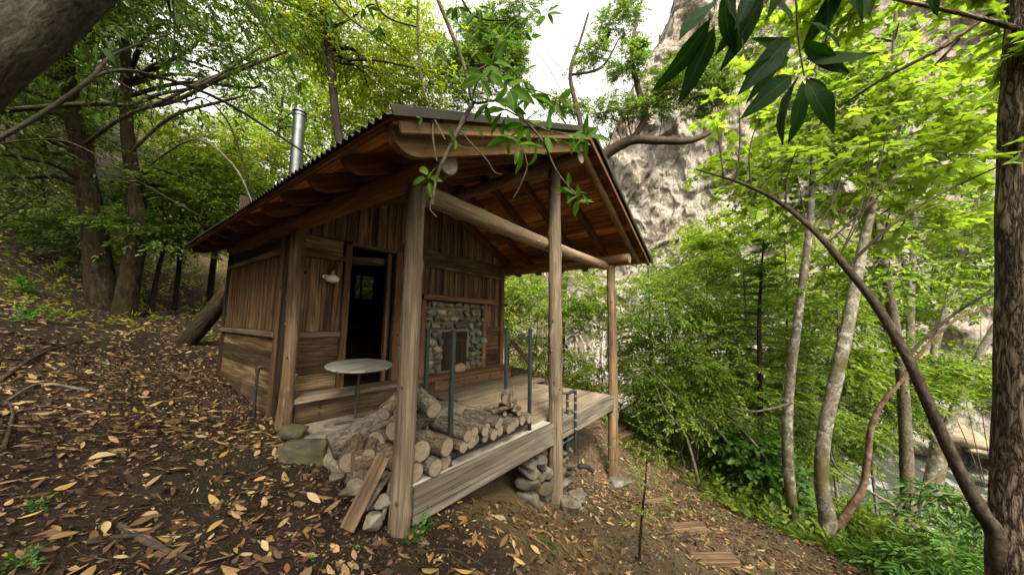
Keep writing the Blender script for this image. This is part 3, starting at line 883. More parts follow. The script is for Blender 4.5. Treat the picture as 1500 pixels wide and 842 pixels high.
nt.links.new(tr.outputs[0], ms.inputs[1]); nt.links.new(gl.outputs[0], ms.inputs[2]); nt.links.new(ms.outputs[0], out.inputs[0])
M['glass'] = mt
part(MB().xyz(1.97, 2.58, 2.588, 2.592, 1.64, 2.16, 'x', .0005), 'window_pane', M['glass'], rear_wall)
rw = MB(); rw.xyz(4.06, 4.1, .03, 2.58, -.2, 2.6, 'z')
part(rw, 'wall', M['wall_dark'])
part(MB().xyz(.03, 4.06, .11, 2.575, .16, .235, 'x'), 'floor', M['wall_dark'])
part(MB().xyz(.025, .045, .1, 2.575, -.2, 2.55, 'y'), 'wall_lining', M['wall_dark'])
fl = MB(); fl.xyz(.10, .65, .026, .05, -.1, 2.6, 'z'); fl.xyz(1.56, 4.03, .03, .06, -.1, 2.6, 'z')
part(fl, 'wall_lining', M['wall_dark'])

# --- fireplace
fp = MB().xyz(1.98, 3.42, -.03, -.002, .27, 1.515, 'x', .01)
fire = part(fp, 'fireplace', M['mortar'])
sv, rs = [], np.random.default_rng(5)
zz = .29
while zz < 1.46:
    hgt = rs.uniform(.085, .145); xx = 2.0
    while xx < 3.38:
        w_ = rs.uniform(.10, .25); h_ = hgt*rs.uniform(.75, 1.15)
        if zz+h_ > 1.52: h_ = 1.52-zz
        cx = xx+w_/2
        if not (2.40 < cx < 3.06 and zz+hgt/2 < 1.0):
            if 2.40 < xx+w_ and xx < 2.42 and zz+hgt/2 < 1.0: w_ = max(.06, 2.40-xx); cx = xx+w_/2
            sv.append(blob((cx, -.055+rs.uniform(-.02, .015), zz+h_/2), (w_*1.0, .17, h_*1.02), int(rs.integers(1, 9999)), 3, .18, rz=0., facets=.75, boxy=.45))
        xx += w_+.006
    zz += hgt+.003
V, P = join_arrays([(v, [f]) for v, f in sv])
st = np_mesh('stonework', V, P, [M['fireplace']], fire, True)
part(MB().xyz(2.39, 3.07, -.012+.0, .05, .275, 1.02, 'x', .004), 'firebox', M['black'], fire)
sc_ = MB()
for k in range(7): sc_.xyz(2.43+k*.086, 2.43+k*.086+.083, -.05, -.038, .30, .82, 'z', .004)
sc_.xyz(2.42, 3.04, -.052, -.036, .825, .985, 'x', .006)
part(sc_, 'fire_screen', M['doorpanel'], fire)
part(MB().xyz(1.88, 3.78, -.20, -.002, 1.525, 1.615, 'x', .008, jit=.004), 'mantel', M['beam'], fire)
for x in (3.47, 1.96):
    part(MB().tube([(x, -.075, .27), (x+.005, -.07, .9), (x-.003, -.075, 1.525)], [.062, .058, .06], 12, .07, knots=3, cap_mi=1), 'mantel_post', [M['beam'], M['log_end']], fire)

# --- step along the front wall
stp = MB(); stp.xyz(.06, 1.9, -.335, -.002, .215, .275, 'x', .014, jit=.005)
step_o = part(stp, 'step', M['step'])  # grey top board, lightened further to paint light on the ledge
part(MB().xyz(1.904, 4.14, -.33, -.002, .213, .272, 'x', .012, jit=.004), 'step', M['step_red'], step_o)
s_ = MB(); s_.xyz(.10, 2.1, -.285, -.25, -.03, .213, 'x', .004); s_.xyz(.095, .14, -.284, -.03, -.03, .212, 'y', .004)
so = part(s_, 'riser_board', M['plank_low'], step_o)  # dark plank tone also paints the shadow below the ledge
part(MB().xyz(2.104, 4.12, -.285, -.25, -.03, .213, 'x', .004), 'riser_board', M['step_red'], step_o)
for x in (.35, 1.0, 1.7, 2.4, 2.75, 3.1, 3.45, 3.8):
    for z in (.06, .14): part(MB().tube([(x+rnd(-.02, .02), -.284, z), (x, -.293, z)], [.016, .014], 8), 'bolt', M['iron'], so)

M['knot'] = plain('dark_knot', (.07, .045, .028), .85, 0., .15, .5, 40, .4)
# --- porch posts, plates, ridge
def log(name, pth, rad, mat, end=None, seg=16, rough=.05, knots=5, parent=None, sub=4, bend=.012):
    P = np.array(pth, float)
    if len(P) == 2:
        t = np.linspace(0, 1, 6)[:, None]; P = P[:1]*(1-t)+P[1:]*t
        P[1:-1] += np.array([[rnd(-bend, bend) for _ in range(3)] for _ in range(4)])
    r = np.interp(np.linspace(0, 1, len(P)), np.linspace(0, 1, len(np.atleast_1d(rad))), np.atleast_1d(rad))
    Ltot = np.linalg.norm(P[1:]-P[:-1], axis=1).sum()
    sub = max(4, int(Ltot/.04/(len(P)-1)))
    mb = MB().tube(P, r, max(seg, 24), rough, 2.5, knots*2, True, 1, 0, sub)
    Pd, rd = spline(P, r, sub)
    for k in range(knots):       # cut branch stubs
        i = random.randrange(3, len(Pd)-3); a = nrm(Pd[i+1]-Pd[i]); q = nrm(np.cross(a, [rnd(-1, 1), rnd(-1, 1), rnd(-1, 1)])); kr = rnd(.008, .019)
        mb.tube([Pd[i]+q*rd[i]*.6, Pd[i]+q*rd[i]*.98, Pd[i]+q*(rd[i]+rnd(.006, .016))+a*.004], [kr*1.6, kr*1.15, kr*.8], 9, .2, 3, 0, True, 2)
    return part(mb, name, [mat, end or M['log_end'], M['knot']], parent)
ends = M['end_grey'] = log_end('grey_log_end', (.09, .07, .05), (.18, .15, .115), (.32, .28, .23))
tag(log('porch_post', [(-.03, -2.51, -.31), (.0, -2.49, .8), (.0, -2.48, 2.21)], [.076, .070, .066], M['post'], ends, 20, .06, 10), 'grey peeled log post at the near porch corner')
tag(log('porch_post', [(2.12, -2.50, -1.02), (2.13, -2.49, .8), (2.13, -2.46, 3.17)], [.090, .084, .078], M['post'], ends, 20, .06, 12), 'tall middle post reaching up to the ridge log')
log('porch_post', [(4.02, -2.49, -1.42), (4.09, -2.49, .4), (4.11, -2.47, 2.19)], [.086, .076, .070], M['post_brown'], ends, 18, .06, 9)
log('porch_post', [(-.02, -.33, -.12), (.01, -.27, .7), (.0, -.22, 2.22)], [.082, .070, .074], M['post_brown'], ends, 18, .16, 14)
log('plate_log', [(.0, 2.5, 2.30), (.0, .5, 2.31), (.0, -2.83, 2.30)], [.095, .10, .098], M['beam'], ends, 18, .06, 6)
log('plate_log', [(4.11, 2.5, 2.30), (4.11, -2.80, 2.29)], [.085, .09], M['beam'], M['log_end'], 18, .05, 6)
log('ridge_log', [(XR, 2.5, 3.25), (XR, -2.84, 3.25)], [.09, .085], M['pale_log'], ends, 18, .05, 6)
log('tie_log', [(.03, -2.38, 2.22), (2.1, -2.335, 2.2), (4.06, -2.38, 2.19)], [.088, .082, .078], M['pale_log'], ends, 18, .05, 7)

# --- roof
def slope(sgn):
    """side of the roof: unit vectors down the slope and off it"""
    dn = nrm(np.array([sgn*1., 0, -.462])); up_ = nrm(np.array([sgn*.462, 0, 1.]))
    return dn, up_
SL = 2.66/math.cos(math.atan(.462))
YR0, YR1 = -2.99, 2.9
roof = None
for sgn in (-1, 1):
    dn, un = slope(sgn)
    # corrugated sheet: waves across y
    ny = int((YR1-YR0)/.0095); ys = np.linspace(YR0, YR1, ny)
    wv_ = .011*np.sin(ys*2*math.pi/.076)
    ts = np.linspace(0, SL+.03, 8)
    off = .012+np.zeros((len(ts), ny)); T_, Y_ = np.meshgrid(ts, ys, indexing='ij')
    sag = .012*fbm(np.stack([T_*.9, Y_*.6, T_*0+sgn], -1), 3, 6)
    top = np.array([XR, 0, 3.54])
    Vt = top+T_[..., None]*dn+(wv_[None, :, None]+off[..., None]+sag[..., None])*un
    Vt[..., 1] = Y_+.004*np.sin(T_*9)
    Vb = Vt-un*.004
    V = np.concatenate([Vt.reshape(-1, 3), Vb.reshape(-1, 3)])
    i = np.arange(ny-1)[None]+np.arange(len(ts)-1)[:, None]*ny
    Q = np.stack([i, i+ny, i+ny+1, i+1], -1).reshape(-1, 4)
    if sgn > 0: Q = Q[:, ::-1]
    k = Vt.shape[0]*Vt.shape[1]
    e0 = np.arange(ny-1)+(len(ts)-1)*ny
    E1 = np.stack([e0, e0+1, e0+1+k, e0+k], -1)
    e1 = np.arange(len(ts)-1)*ny
    E2 = np.stack([e1, e1+ny, e1+ny+k, e1+k], -1)
    o = np_mesh('corrugated_roof', V, [np.concatenate([Q, Q[:, ::-1]+k, E1, E2])], [M['roof']], cabin, True)
    roof = roof or o
    # sheathing boards along y under the sheet
    sb = MB(); t = .02
    while t < SL-.05:
        w_ = rnd(.13, .19); w_ = min(w_, SL-t)
        c = top+dn*(t+w_/2)-un*(.011+rnd(0, .003)); y0 = YR0+.03+rnd(0, .01)
        ym = rnd(-1.5, 1.5)
        for (ya, yb) in ((y0, ym), (ym+.003, YR1-.05)):
            sb.box((c[0], (ya+yb)/2, c[2]), ((0, 1, 0), dn, un), (yb-ya, w_-.004, .02), .002)
        t += w_+.004
    part(sb, 'roof_boards', M['sheath'])
    # rafters with rounded tails
    for j in range(11):
        y = -2.86+j*.56
        depth, th = .145, .055
        pale = (j == 0)
        L0 = SL-.03
        # outline in (t along slope, h below the boards)
        ol = [(0, -.022), (L0, -.022), (L0, -.07)]
        for q in range(1, 7):
            a = q/6*math.pi/2
            ol.append((L0-.17*(1-math.cos(a)), -.07-(depth-.048)*math.sin(a)))
        ol += [(.0, -.022-depth)]
        mb = MB(); V = []
        for s in (-1, 1):
            for (tt, hh) in ol:
                p = top+dn*tt+un*hh*(1.25 if pale else 1); V.append((p[0], y+s*th/2, p[2]))
        n_ = len(ol); F, U = [], []
        ou = rnd(0, 30)
        uvp = [(ou+tt, hh) for tt, hh in ol]
        f0 = list(range(n_)); f1 = [n_+q for q in range(n_)][::-1]
        if sgn > 0: f0, f1 = f0[::-1], f1[::-1]
        F += [f0, f1]; U += [[uvp[q % n_] for q in f0], [uvp[q % n_] for q in f1]]
        for q in range(n_):
            r2 = (q+1) % n_
            f = [q, n_+q, n_+r2, r2] if sgn < 0 else [r2, n_+r2, n_+q, q]
            F.append(f); U.append([(uvp[x % n_][0], uvp[x % n_][1]+(th if x >= n_ else 0)) for x in f])
        mb.add(V, F, U)
        if pale and sgn > 0: continue
        part(mb, 'rafter', M['rafter_pale'] if pale else M['rafter'])
    # fly rafter at the gable edge and edge trim
    p0 = top+dn*.02-un*.06; p1 = top+dn*(SL-.03)-un*.06
    p0[1] = p1[1] = -2.955
    fr = part(MB().board(p0, p1, .075, .03, (0, -1, 0), .008), 'barge_board', M['rafter_pale'] if sgn < 0 else M['rafter'])
    p0 = top+dn*.0+un*.012; p1 = top+dn*(SL+.02)+un*.012; p0[1] = p1[1] = YR0-.012
    part(MB().board(p0, p1, .06, .012, (0, -1, 0), .004), 'edge_flashing', M['roof'])
dn, un = slope(1)
q0 = np.array([XR, -2.80, 3.54])+dn*.12-un*.10; q1 = np.array([XR, -2.80, 3.54])+dn*(SL-.18)-un*.10
log('log_rafter', [q0, q1], [.055, .05], M['rafter_pale'], M['log_end'], 14, .06, 4)
dn, un = slope(-1)
# eave fascia strip on the left side
e0 = np.array([XR, YR0+.03, 3.54])+dn*(SL-.015)-un*.035
e1 = e0.copy(); e1[1] = YR1-.05
part(MB().board(e0, e1, .035, .02, un, .003), 'eave_strip', M['rafter'])
# ridge cap
rc = MB()
for sgn in (-1, 1):
    dn, un = slope(sgn)
    c = np.array([XR, (YR0+YR1)/2, 3.54])+dn*.075+un*.034
    rc.box(c, ((0, 1, 0), dn, un), (YR1-YR0+.03, .16, .004), .001)
part(rc, 'ridge_cap', M['roof'])
# stove pipe
pb = np.array([.95, 1.9, 0]); pb[2] = roof_z(pb[0])
px_ = at(440, 170, float((pb-CAM)@FWD)); pz = px_[2]
pxy = (px_[0], px_[1])
pr = wpx(19, 440, float((pb-CAM)@FWD))/2
stv = MB().tube([(pxy[0], pxy[1], roof_z(pxy[0])-.05), (pxy[0], pxy[1], roof_z(pxy[0])+1.0), (pxy[0]-.01, pxy[1], pz)], [pr, pr, pr], 20)
stove = part(stv, 'stove_pipe', M['steel'])
cp = MB()
cp.tube([(pxy[0]-.01, pxy[1], pz-.02), (pxy[0]-.01, pxy[1], pz+.02)], [pr*1.12, pr*1.12], 20)
cp.tube([(pxy[0]-.01, pxy[1], pz+.05), (pxy[0]-.01, pxy[1], pz+.08), (pxy[0]-.01, pxy[1], pz+.15)], [pr*1.15, pr*1.15, pr*.3], 20)
for a in range(3): cp.tube([(pxy[0]-.01+pr*math.cos(a*2.1), pxy[1]+pr*math.sin(a*2.1), pz+.01), (pxy[0]-.01+pr*1.2*math.cos(a*2.1), pxy[1]+pr*1.2*math.sin(a*2.1), pz+.06)], [.006, .006], 5)
part(cp, 'pipe_cap', M['steel'], stove)
part(MB().tube([(pxy[0], pxy[1], roof_z(pxy[0])+.9), (pxy[0], pxy[1], roof_z(pxy[0])+.93)], [pr*1.04]*2, 20), 'pipe_band', M['steel'], stove)

# --- deck
dk = MB()
y = -2.37
for k in range(2):
    for (a, b) in ((.06, 2.0), (2.004, 3.98)):
        dk.xyz(a, b, y, y+.195, -.045, rnd(-.002, .002), 'x', .004)
    y += .20
while y < -.95:
    dk.xyz(1.75+rnd(-.02, .02) if y < -1.4 else 1.95, 3.98, y, min(y+.195, -.94), -.045, rnd(-.002, .002), 'x', .004)
    y += .20
deck = part(dk, 'deck', M['deck'])
d2 = MB(); y = -.94
while y < -.30:
    d2.xyz(2.0, 4.42, y, min(y+.212, -.29), -.02, .034+rnd(-.002, .002), 'x', .005); y += .216
part(d2, 'deck', M['deck'])
part(MB().xyz(.05, 2.03, -2.475, -2.374, -.042, .005, 'x', .004), 'edge_board', M['deck_pale'])
part(MB().xyz(2.22, 3.99, -2.475, -2.374, -.042, .003, 'x', .004), 'edge_board', M['deck'])
rim = MB(); rim.xyz(.07, 2.03, -2.53, -2.478, -.245, -.002, 'x', .006)
part(rim, 'rim_beam', M['rim'])
part(MB().xyz(2.22, 4.0, -2.53, -2.478, -.235, -.003, 'x', .006), 'rim_beam', M['rim'])
part(MB().xyz(3.985, 4.03, -2.45, -.95, -.24, -.004, 'y', .005), 'rim_beam', M['rim'])
part(MB().xyz(.02, 3.98, -1.5, -1.42, -.25, -.06, 'x', .005), 'joist', M['wall_dark'])
# flagstones set into the deck before the step
fv = []
rs = np.random.default_rng(3)
for k in range(60):
    x = rs.uniform(-.02, 2.0); y = rs.uniform(-1.9, -.32)
    ok = all((x-a)**2+(y-b)**2 > .17**2 for a, b, _ in fv)
    if ok and not (x > 1.7 and y < -1.3): fv.append((x, y, rs.integers(1, 9999)))
lst = [blob((x, y, -.035), (.36*rs.uniform(.8, 1.25), .30*rs.uniform(.8, 1.2), .08), int(s), 3, .12) for x, y, s in fv]
V, P = join_arrays([(v, [f]) for v, f in lst])
patio = part(MB().xyz(-.06, 1.98, -1.96, -.30, -.35, -.018, 'x', .03), 'patio', M['mortar'])
np_mesh('flagstones', V, P, [M['flag']], patio, True)
# stone pier under the middle of the deck edge, and footings
rs = np.random.default_rng(21)
for (x0, x1, zt, zb_, lb_) in ((1.60, 2.0, -.31, -1.05, 'stacked grey stone pier left of the middle post'), (2.27, 2.58, -.245, -1.15, 'narrow stone pier right of the middle post')):
    z = zb_; lst = []
    while z < zt-.03:
        h_ = min(rs.uniform(.08, .17), zt-z); x = x0
        while x < x1-.02:
            w_ = min(rs.uniform(.13, .30), x1-x+.05)
            lst.append(blob((x+w_/2, -2.36+rs.uniform(-.04, .03), z+h_/2), (w_*1.12, .34, h_*1.15), int(rs.integers(1, 9999)), 3, .18, rz=0., facets=.9, boxy=.5)); x += w_
        z += h_
    V, P = join_arrays([(v, [f]) for v, f in lst])
    tag(np_mesh('stone_pier', V, P, [M['rock']], cabin, False), lb_)
part(MB().box((-.06, -2.56, -.33), ((.8, -.6, 0), (.6, .8, 0), (0, 0, 1)), (.42, .2, .09), .01), 'footing_block', M['post_brown'])
# ------------------------------------------------------------------ things around the cabin
def one(mb, name, mats, label, cat, group=None, parent=None):
    return tag(mb.build(name, mats, parent), label, cat, group)

# firewood rack
RX0, RX1, RYF, RYB, RH = .47, 1.64, -2.44, -2.10, 1.10
rack = thing('firewood_rack', 'black steel firewood rack with four tall uprights standing on the deck edge', 'firewood rack', (1.05, -2.27, 0))
for x in (RX0, RX1):
    for y in (RYF, RYB):
        u = MB().xyz(x-.017, x+.017, y-.017, y+.017, .006, RH, 'z', .003).build('upright', M['black_steel'], rack)
        MB().xyz(x-.02, x+.02, y-.02, y+.02, RH-.002, RH+.008, 'z', .003).build('cap', M['black_steel'], u)
        MB().xyz(x-.024, x+.024, y-.024, y+.024, 0.001, .014, 'z', .003).build('foot', M['foot'], u)
for y in (RYF, RYB): MB().xyz(RX0+.018, RX1-.018, y-.015, y+.015, .07, .105, 'x', .003).build('base_rail', M['black_steel'], rack)
for x in (RX0, RX1): MB().xyz(x-.014, x+.014, RYF+.018, RYB-.018, .07, .10, 'y', .003).build('end_rail', M['black_steel'], rack)

FB, FBB = [M['fire_bark'], M['log_end']], [M['fire_bark_brown'], M['log_end']]
def firelog(p0, p1, r, label, group, mats=None, seg=16, rough=.07, split=0):
    p0, p1 = np.array(p0, float), np.array(p1, float)
    P = np.array([p0*(1-t)+p1*t for t in (0, .2, .4, .6, .8, 1)]); P[2:4] += RNG.normal(size=(2, 3))*r*.06
    mb = MB().tube(P, np.array([.99, 1, 1.02, 1.0, 1., .98])*r, seg, rough, 5., 3, True, 1, 0, 4)
    return one(mb, 'firewood_log', mats or FB, label, 'firewood log', group)
GR = 'split and round logs lying in the rack'
GP_ = 'larger logs piled beside the near post'
# bottom row in the rack
xs = [.54, .645, .745, .835, .93, 1.03, 1.135, 1.235, 1.33, 1.425, 1.525, 1.60]
rr = [.05, .056, .048, .045, .052, .055, .048, .05, .045, .05, .05, .04]
words1 = ['bottom row rack log next to the near front upright', 'second bottom row rack log from the near upright', 'third bottom row rack log from the near upright', 'fourth bottom row rack log, small and pale', 'fifth bottom row rack log from the near upright', 'thick grey rack log in the middle of the bottom row', 'pale rack log just past the middle of the bottom row', 'fifth bottom row rack log from the far upright', 'fourth bottom row rack log from the far upright', 'third bottom row rack log from the far upright', 'brown rack log second from the far upright', 'thin rack log against the far front upright']
for k, (x, r) in enumerate(zip(xs, rr)):
    o = RNG.uniform(-.05, .05)
    firelog((x+RNG.uniform(-.02, .02), RYF-.07+o*.6, .105+r), (x+RNG.uniform(-.02, .02), RYB+.09+o, .105+r+RNG.uniform(0, .01)), r, words1[k], GR, FB if k % 3 else FBB)
xs2 = [(.575, .195+.02, .05), (.68, .21, .05), (.79, .20, .046), (.885, .195, .044), (.985, .205, .038), (1.08, .205, .042)]
words2 = ['upper row rack log resting beside the near upright', 'rough barked upper row rack log second from the near upright', 'third upper row rack log, pale and round', 'fourth upper row rack log, slim and grey', 'slim upper row rack log lying over the thick middle log', 'last upper row rack log towards the empty end of the rack']
for k, (x, z, r) in enumerate(xs2):
    o = RNG.uniform(-.05, .04)
    firelog((x, RYF-.06+o, z+.02), (x+RNG.uniform(-.04, .04), RYB+.06+o, z+.03), r, words2[k], GR, FBB if k % 2 else FB)
# small stack at the far end: sticks and a stub of bark
stk = [((1.30, -2.36, .225), (1.56, -2.14, .22), .022, 'short stick under the upright stub in the rack'), ((1.28, -2.20, .225), (1.60, -2.34, .235), .024, 'crossed stick lying over the far rack logs'), ((1.40, -2.47, .235), (1.52, -2.12, .24), .028, 'stubby stick pointing out of the rack beneath the stub'), ((1.36, -2.44, .27), (1.68, -2.22, .275), .021, 'thin stick reaching past the far upright'), ((1.27, -2.30, .272), (1.50, -2.38, .275), .02, 'thin stick crossing in front of the stub')]
for a, b, r, l in stk: firelog(a, b, r, l, 'sticks stacked at the far end of the rack', FBB, 9)
firelog((1.39, -2.32, .355), (1.53, -2.20, .36), .065, 'short thick rough barked stub on top of the rack sticks', GR, FB, 14, .14)
firelog((1.375, -2.375, .285), (1.365, -2.37, .43), .012, 'small upright stick leaning before the bark stub', 'sticks stacked at the far end of the rack', FBB, 7)
firelog((1.51, -2.31, .29), (1.57, -2.26, .46), .012, 'thin stick slanting up behind the bark stub', 'sticks stacked at the far end of the rack', FBB, 7)
# big pile between the near post and the rack, and left of the post
pl = [
 ((.12, -2.46, .075), (.16, -2.05, .08), .075, 'thick round log at the bottom of the pile behind the near post', 0),
 ((.28, -2.50, .07), (.30, -2.08, .075), .068, 'round log with a pale cut face on the deck edge by the near post', 0),
 ((.40, -2.47, .068), (.42, -2.06, .07), .062, 'round log on the deck edge against the rack upright', 1),
 ((.18, -2.44, .205), (.27, -2.0, .21), .085, 'big brown log in the second layer behind the near post', 1),
 ((.37, -2.52, .20), (.32, -2.06, .205), .075, 'thick log with its round cut face above the deck edge', 1),
 ((.08, -2.22, .33), (.55, -2.08, .335), .075, 'long ridged log lying across the top of the pile', 0),
 ((.08, -2.0, .20), (.50, -1.86, .21), .09, 'big log lying crosswise at the back of the pile', 1),
 (tuple(at(636, 600, 2.62)), tuple(at(612, 578, 2.82)), .07, 'rough barked stub lying on top of the pile', 0),
 (tuple(at(586, 606, 2.6)), tuple(at(606, 578, 2.85)), .06, 'dark stub tilted against the back of the near post', 1),
 (tuple(at(562, 606, 2.6)), tuple(at(584, 582, 2.85)), .058, 'short stub with dark cut face left of the near post', 1),
 ((-.12, -1.98, .10), (.10, -1.70, .16), .085, 'brown log wedged low on the left of the pile', 1),
 ((-.16, -2.16, .0), (.06, -1.92, .06), .07, 'grey log on the ground under the left of the pile', 0),
 ((-.10, -2.30, -.08), (.0, -2.05, -.06), .065, 'small log at the foot of the near post', 1),
 ((.10, -1.72, .05), (.30, -1.50, .06), .06, 'small log on the flagstones behind the pile', 0),
 ((-.05, -2.12, .17), (.12, -1.9, .20), .05, 'thin split log leaning low behind the near post', 1),
]
for a, b, r, l, q in pl: firelog(a, b, r, l, GP_, [FB, FBB][q], 20, .07)
# the two big trunks cut lengths lying left of the post
pA0, pA1 = at(484, 655, 2.7), at(556, 618, 2.95)
firelog(pA0, pA1, .105, 'largest grey log lying on the ground with a dark cut face', GP_, [M['fire_bark'], M['end_dark']], 20, .10)
pB0, pB1 = at(517, 680, 2.45), at(578, 662, 2.65)
firelog(pB0, pB1, .088, 'second large log with smooth dark cut face below the grey log', GP_, [M['fire_bark_brown'], M['end_dark']], 20, .10)
# loose plank
a0, a1 = at(508, 776, 2.05), at(562, 668, 2.28)
one(MB().board(a0, a1, .095, .022, nrm(CAM-a0)+np.array([0, 0, .8]), .003), 'loose_plank', M['post_brown'], 'loose weathered board leaning against the log pile', 'plank')
# gnarled root pieces under the pile
for k, (u0, v0, d0, u1, v1, d1, r, l) in enumerate([(535, 745, 2.15, 585, 690, 2.45, .022, 'crooked root piece at the foot of the log pile'), (575, 700, 2.3, 560, 760, 2.15, .018, 'short broken branch beside the loose plank'), (540, 640, 2.7, 600, 668, 2.5, .02, 'curved stick poking out of the log pile')]):
    A, B = at(u0, v0, d0), at(u1, v1, d1); mid = (A+B)/2+np.array([.03, .02, .05])
    one(MB().tube([A, mid, B], [r, r*1.1, r*.7], 8, .2, 6, 2, sub=4), 'broken_branch', M['branch'], l, 'branch', 'broken branch pieces by the log pile')

# bistro table
tc = np.array([.53, -.77, .0]); TH = .66
tb = thing('bistro_table', 'small round bistro table with a weathered pale top on one thin leg', 'table', tuple(tc))
mt, nt, out = new_mat('weathered_table_top')
o_ = objn(nt); g = noise(nt, mapping(nt, o_, (3, 45, 1)), 1., 6, .6, .4); g2 = noise(nt, o_, 7, 5, .6)
c = ramp(nt, g, [(.38, (.10, .097, .085)), (.5, (.205, .20, .175)), (.62, (.31, .30, .265))])
c = mix(nt, ramp(nt, g2, [(.45, (0,)*3), (.7, (.5,)*3)]), c, (.20, .19, .165))
principled(nt, out, c, .6, bump(nt, g, .3, .002), .3)
tp = MB().tube([np.array([tc[0]+.03, tc[1], TH-.012])+q*nrm(np.array([-.035, -.075, 1.])) for q in (-.011, -.007, .007, .011)], [.352, .36, .36, .354], 56).build('table_top', mt, tb)
MB().tube([(tc[0]+.015, tc[1], .05), (tc[0]+.03, tc[1], TH-.02)], [.017, .017], 12).build('pedestal', M['iron'], tb)
MB().tube([(tc[0]+.02, tc[1], .28), (tc[0]+.022, tc[1], .30), (tc[0]+.024, tc[1], .36), (tc[0]+.024, tc[1], .38)], [.018, .028, .028, .018], 12).build('collar', M['iron'], tb)
MB().tube([(tc[0]+.03, tc[1], TH-.05), (tc[0]+.03, tc[1], TH-.022)], [.05, .12], 16).build('bracket', M['iron'], tb)
bs = MB().tube([(tc[0]+.012, tc[1], .025), (tc[0]+.012, tc[1], .06)], [.03, .02], 12)
for a in range(3):
    ang = a*2.094+.5
    bs.tube([(tc[0]+.012, tc[1], .04), (tc[0]+.012+.13*math.cos(ang), tc[1]+.13*math.sin(ang), .035), (tc[0]+.012+.2*math.cos(ang), tc[1]+.2*math.sin(ang), .012)], [.014, .013, .012], 8)
bs.build('base', M['iron'], tb)

# wall lamp
lx, lz = .46, 1.70
lm = thing('wall_lamp', 'old lamp with a wide white enamel shade on the wall beside the doorway', 'lamp', (lx, 0, lz))
MB().tube([(lx, -.018, lz+.06), (lx, -.03, lz+.06)], [.04, .036], 14).build('backplate', M['brass'], lm)
MB().tube([(lx, -.03, lz+.06), (lx, -.07, lz+.10), (lx, -.13, lz+.10), (lx, -.14, lz+.075)], [.008]*4, 8, sub=4).build('arm', M['brass'], lm)
MB().tube([(lx, -.14, lz+.125), (lx, -.14, lz+.11), (lx, -.14, lz+.075), (lx, -.14, lz+.035)], [.018, .036, .03, .042], 14).build('socket', M['brass'], lm)
MB().tube([(lx, -.14, lz+.045), (lx, -.14, lz+.03), (lx, -.14, lz+.005), (lx, -.14, lz-.03), (lx, -.14, lz-.05)], [.035, .06, .082, .075, .035], 24, sub=3).build('lamp_shade', M['enamel'], lm)
MB().tube([(lx-.078, -.14, lz+.0), (lx-.115, -.14, lz+.01), (lx-.115, -.14, lz+.03), (lx-.07, -.14, lz+.03)], [.008]*4, 8, sub=4).build('handle', M['enamel'], lm)

# standpipe at the cabin corner
sp = np.array([-.13, .28]); sz = gz(*sp)
spo = thing('standpipe', 'thin grey water standpipe with a tap beside the left wall corner', 'standpipe', (sp[0], sp[1], sz))
MB().tube([(sp[0], sp[1], sz-.1), (sp[0], sp[1], .55)], [.016, .016], 10).build('pipe', M['iron'], spo)
MB().tube([(sp[0], sp[1], .53), (sp[0], sp[1], .585), (sp[0]+.03, sp[1]-.02, .6), (sp[0]+.07, sp[1]-.03, .59)], [.024, .026, .02, .018], 10, sub=3).build('elbow', M['iron'], spo)
MB().tube([(sp[0]+.0, sp[1]-.05, .42), (sp[0], sp[1], .42)], [.014, .014], 8).build('tap', M['iron'], spo)

# wrapped double water line with an arm over the deck edge
wl = thing('wrapped_water_pipe', 'pair of black wrapped pipes rising past the deck edge with a bent arm', 'water pipe', (2.72, -2.58, -.4))
base = at(838, 634, 4.18)
for k, (u, top) in enumerate(((831, 578), (843, 573))):
    b0 = at(u, 640-8*k, 4.22); b1 = at(u+2, top, 4.22); b1[0], b1[1] = b0[0], b0[1]+.0
    p = MB().tube([b0+np.array([0, 0, -.25]), b0, b1], [.020, .020, .020], 10).build('riser', M['black_steel'], wl)
    n_ = 5
    for q in range(n_):
        c0 = b0+(b1-b0)*(q+.3+RNG.uniform(-.15, .15))/n_
        MB().tube([c0, c0+np.array([0, 0, .014])], [.0225, .0235], 10, .1).build('wrapping', M['tape'], p)
    if k == 0:
        tip = at(806, 584, 4.3)
        MB().tube([b1+np.array([0, 0, -.02]), b1+np.array([0, .0, .01]), (b1*.5+tip*.5)+np.array([0, 0, .03]), tip], [.018, .018, .016, .014], 10, sub=3).build('arm', M['black_steel'], wl)
        pv = b1
    else:
        MB().tube([pv+np.array([0, 0, .0]), b1+np.array([0, 0, .0])], [.022, .022], 10).build('joint', M['black_steel'], wl)
e0, e1 = at(800, 664, 4.15), at(840, 640, 4.2)
MB().tube([e0, e1], [.02, .02], 10).build('feed_pipe', M['black_steel'], wl)
hz0, hz1 = at(848, 683, 4.0), at(868, 690, 4.1)
one(MB().tube([hz0, (hz0+hz1)/2+np.array([0, 0, .03]), hz1], [.03, .032, .028], 10, sub=4), 'drain_pipe', M['black_steel'], 'short black drain pipe end lying beside the stone pier', 'pipe')

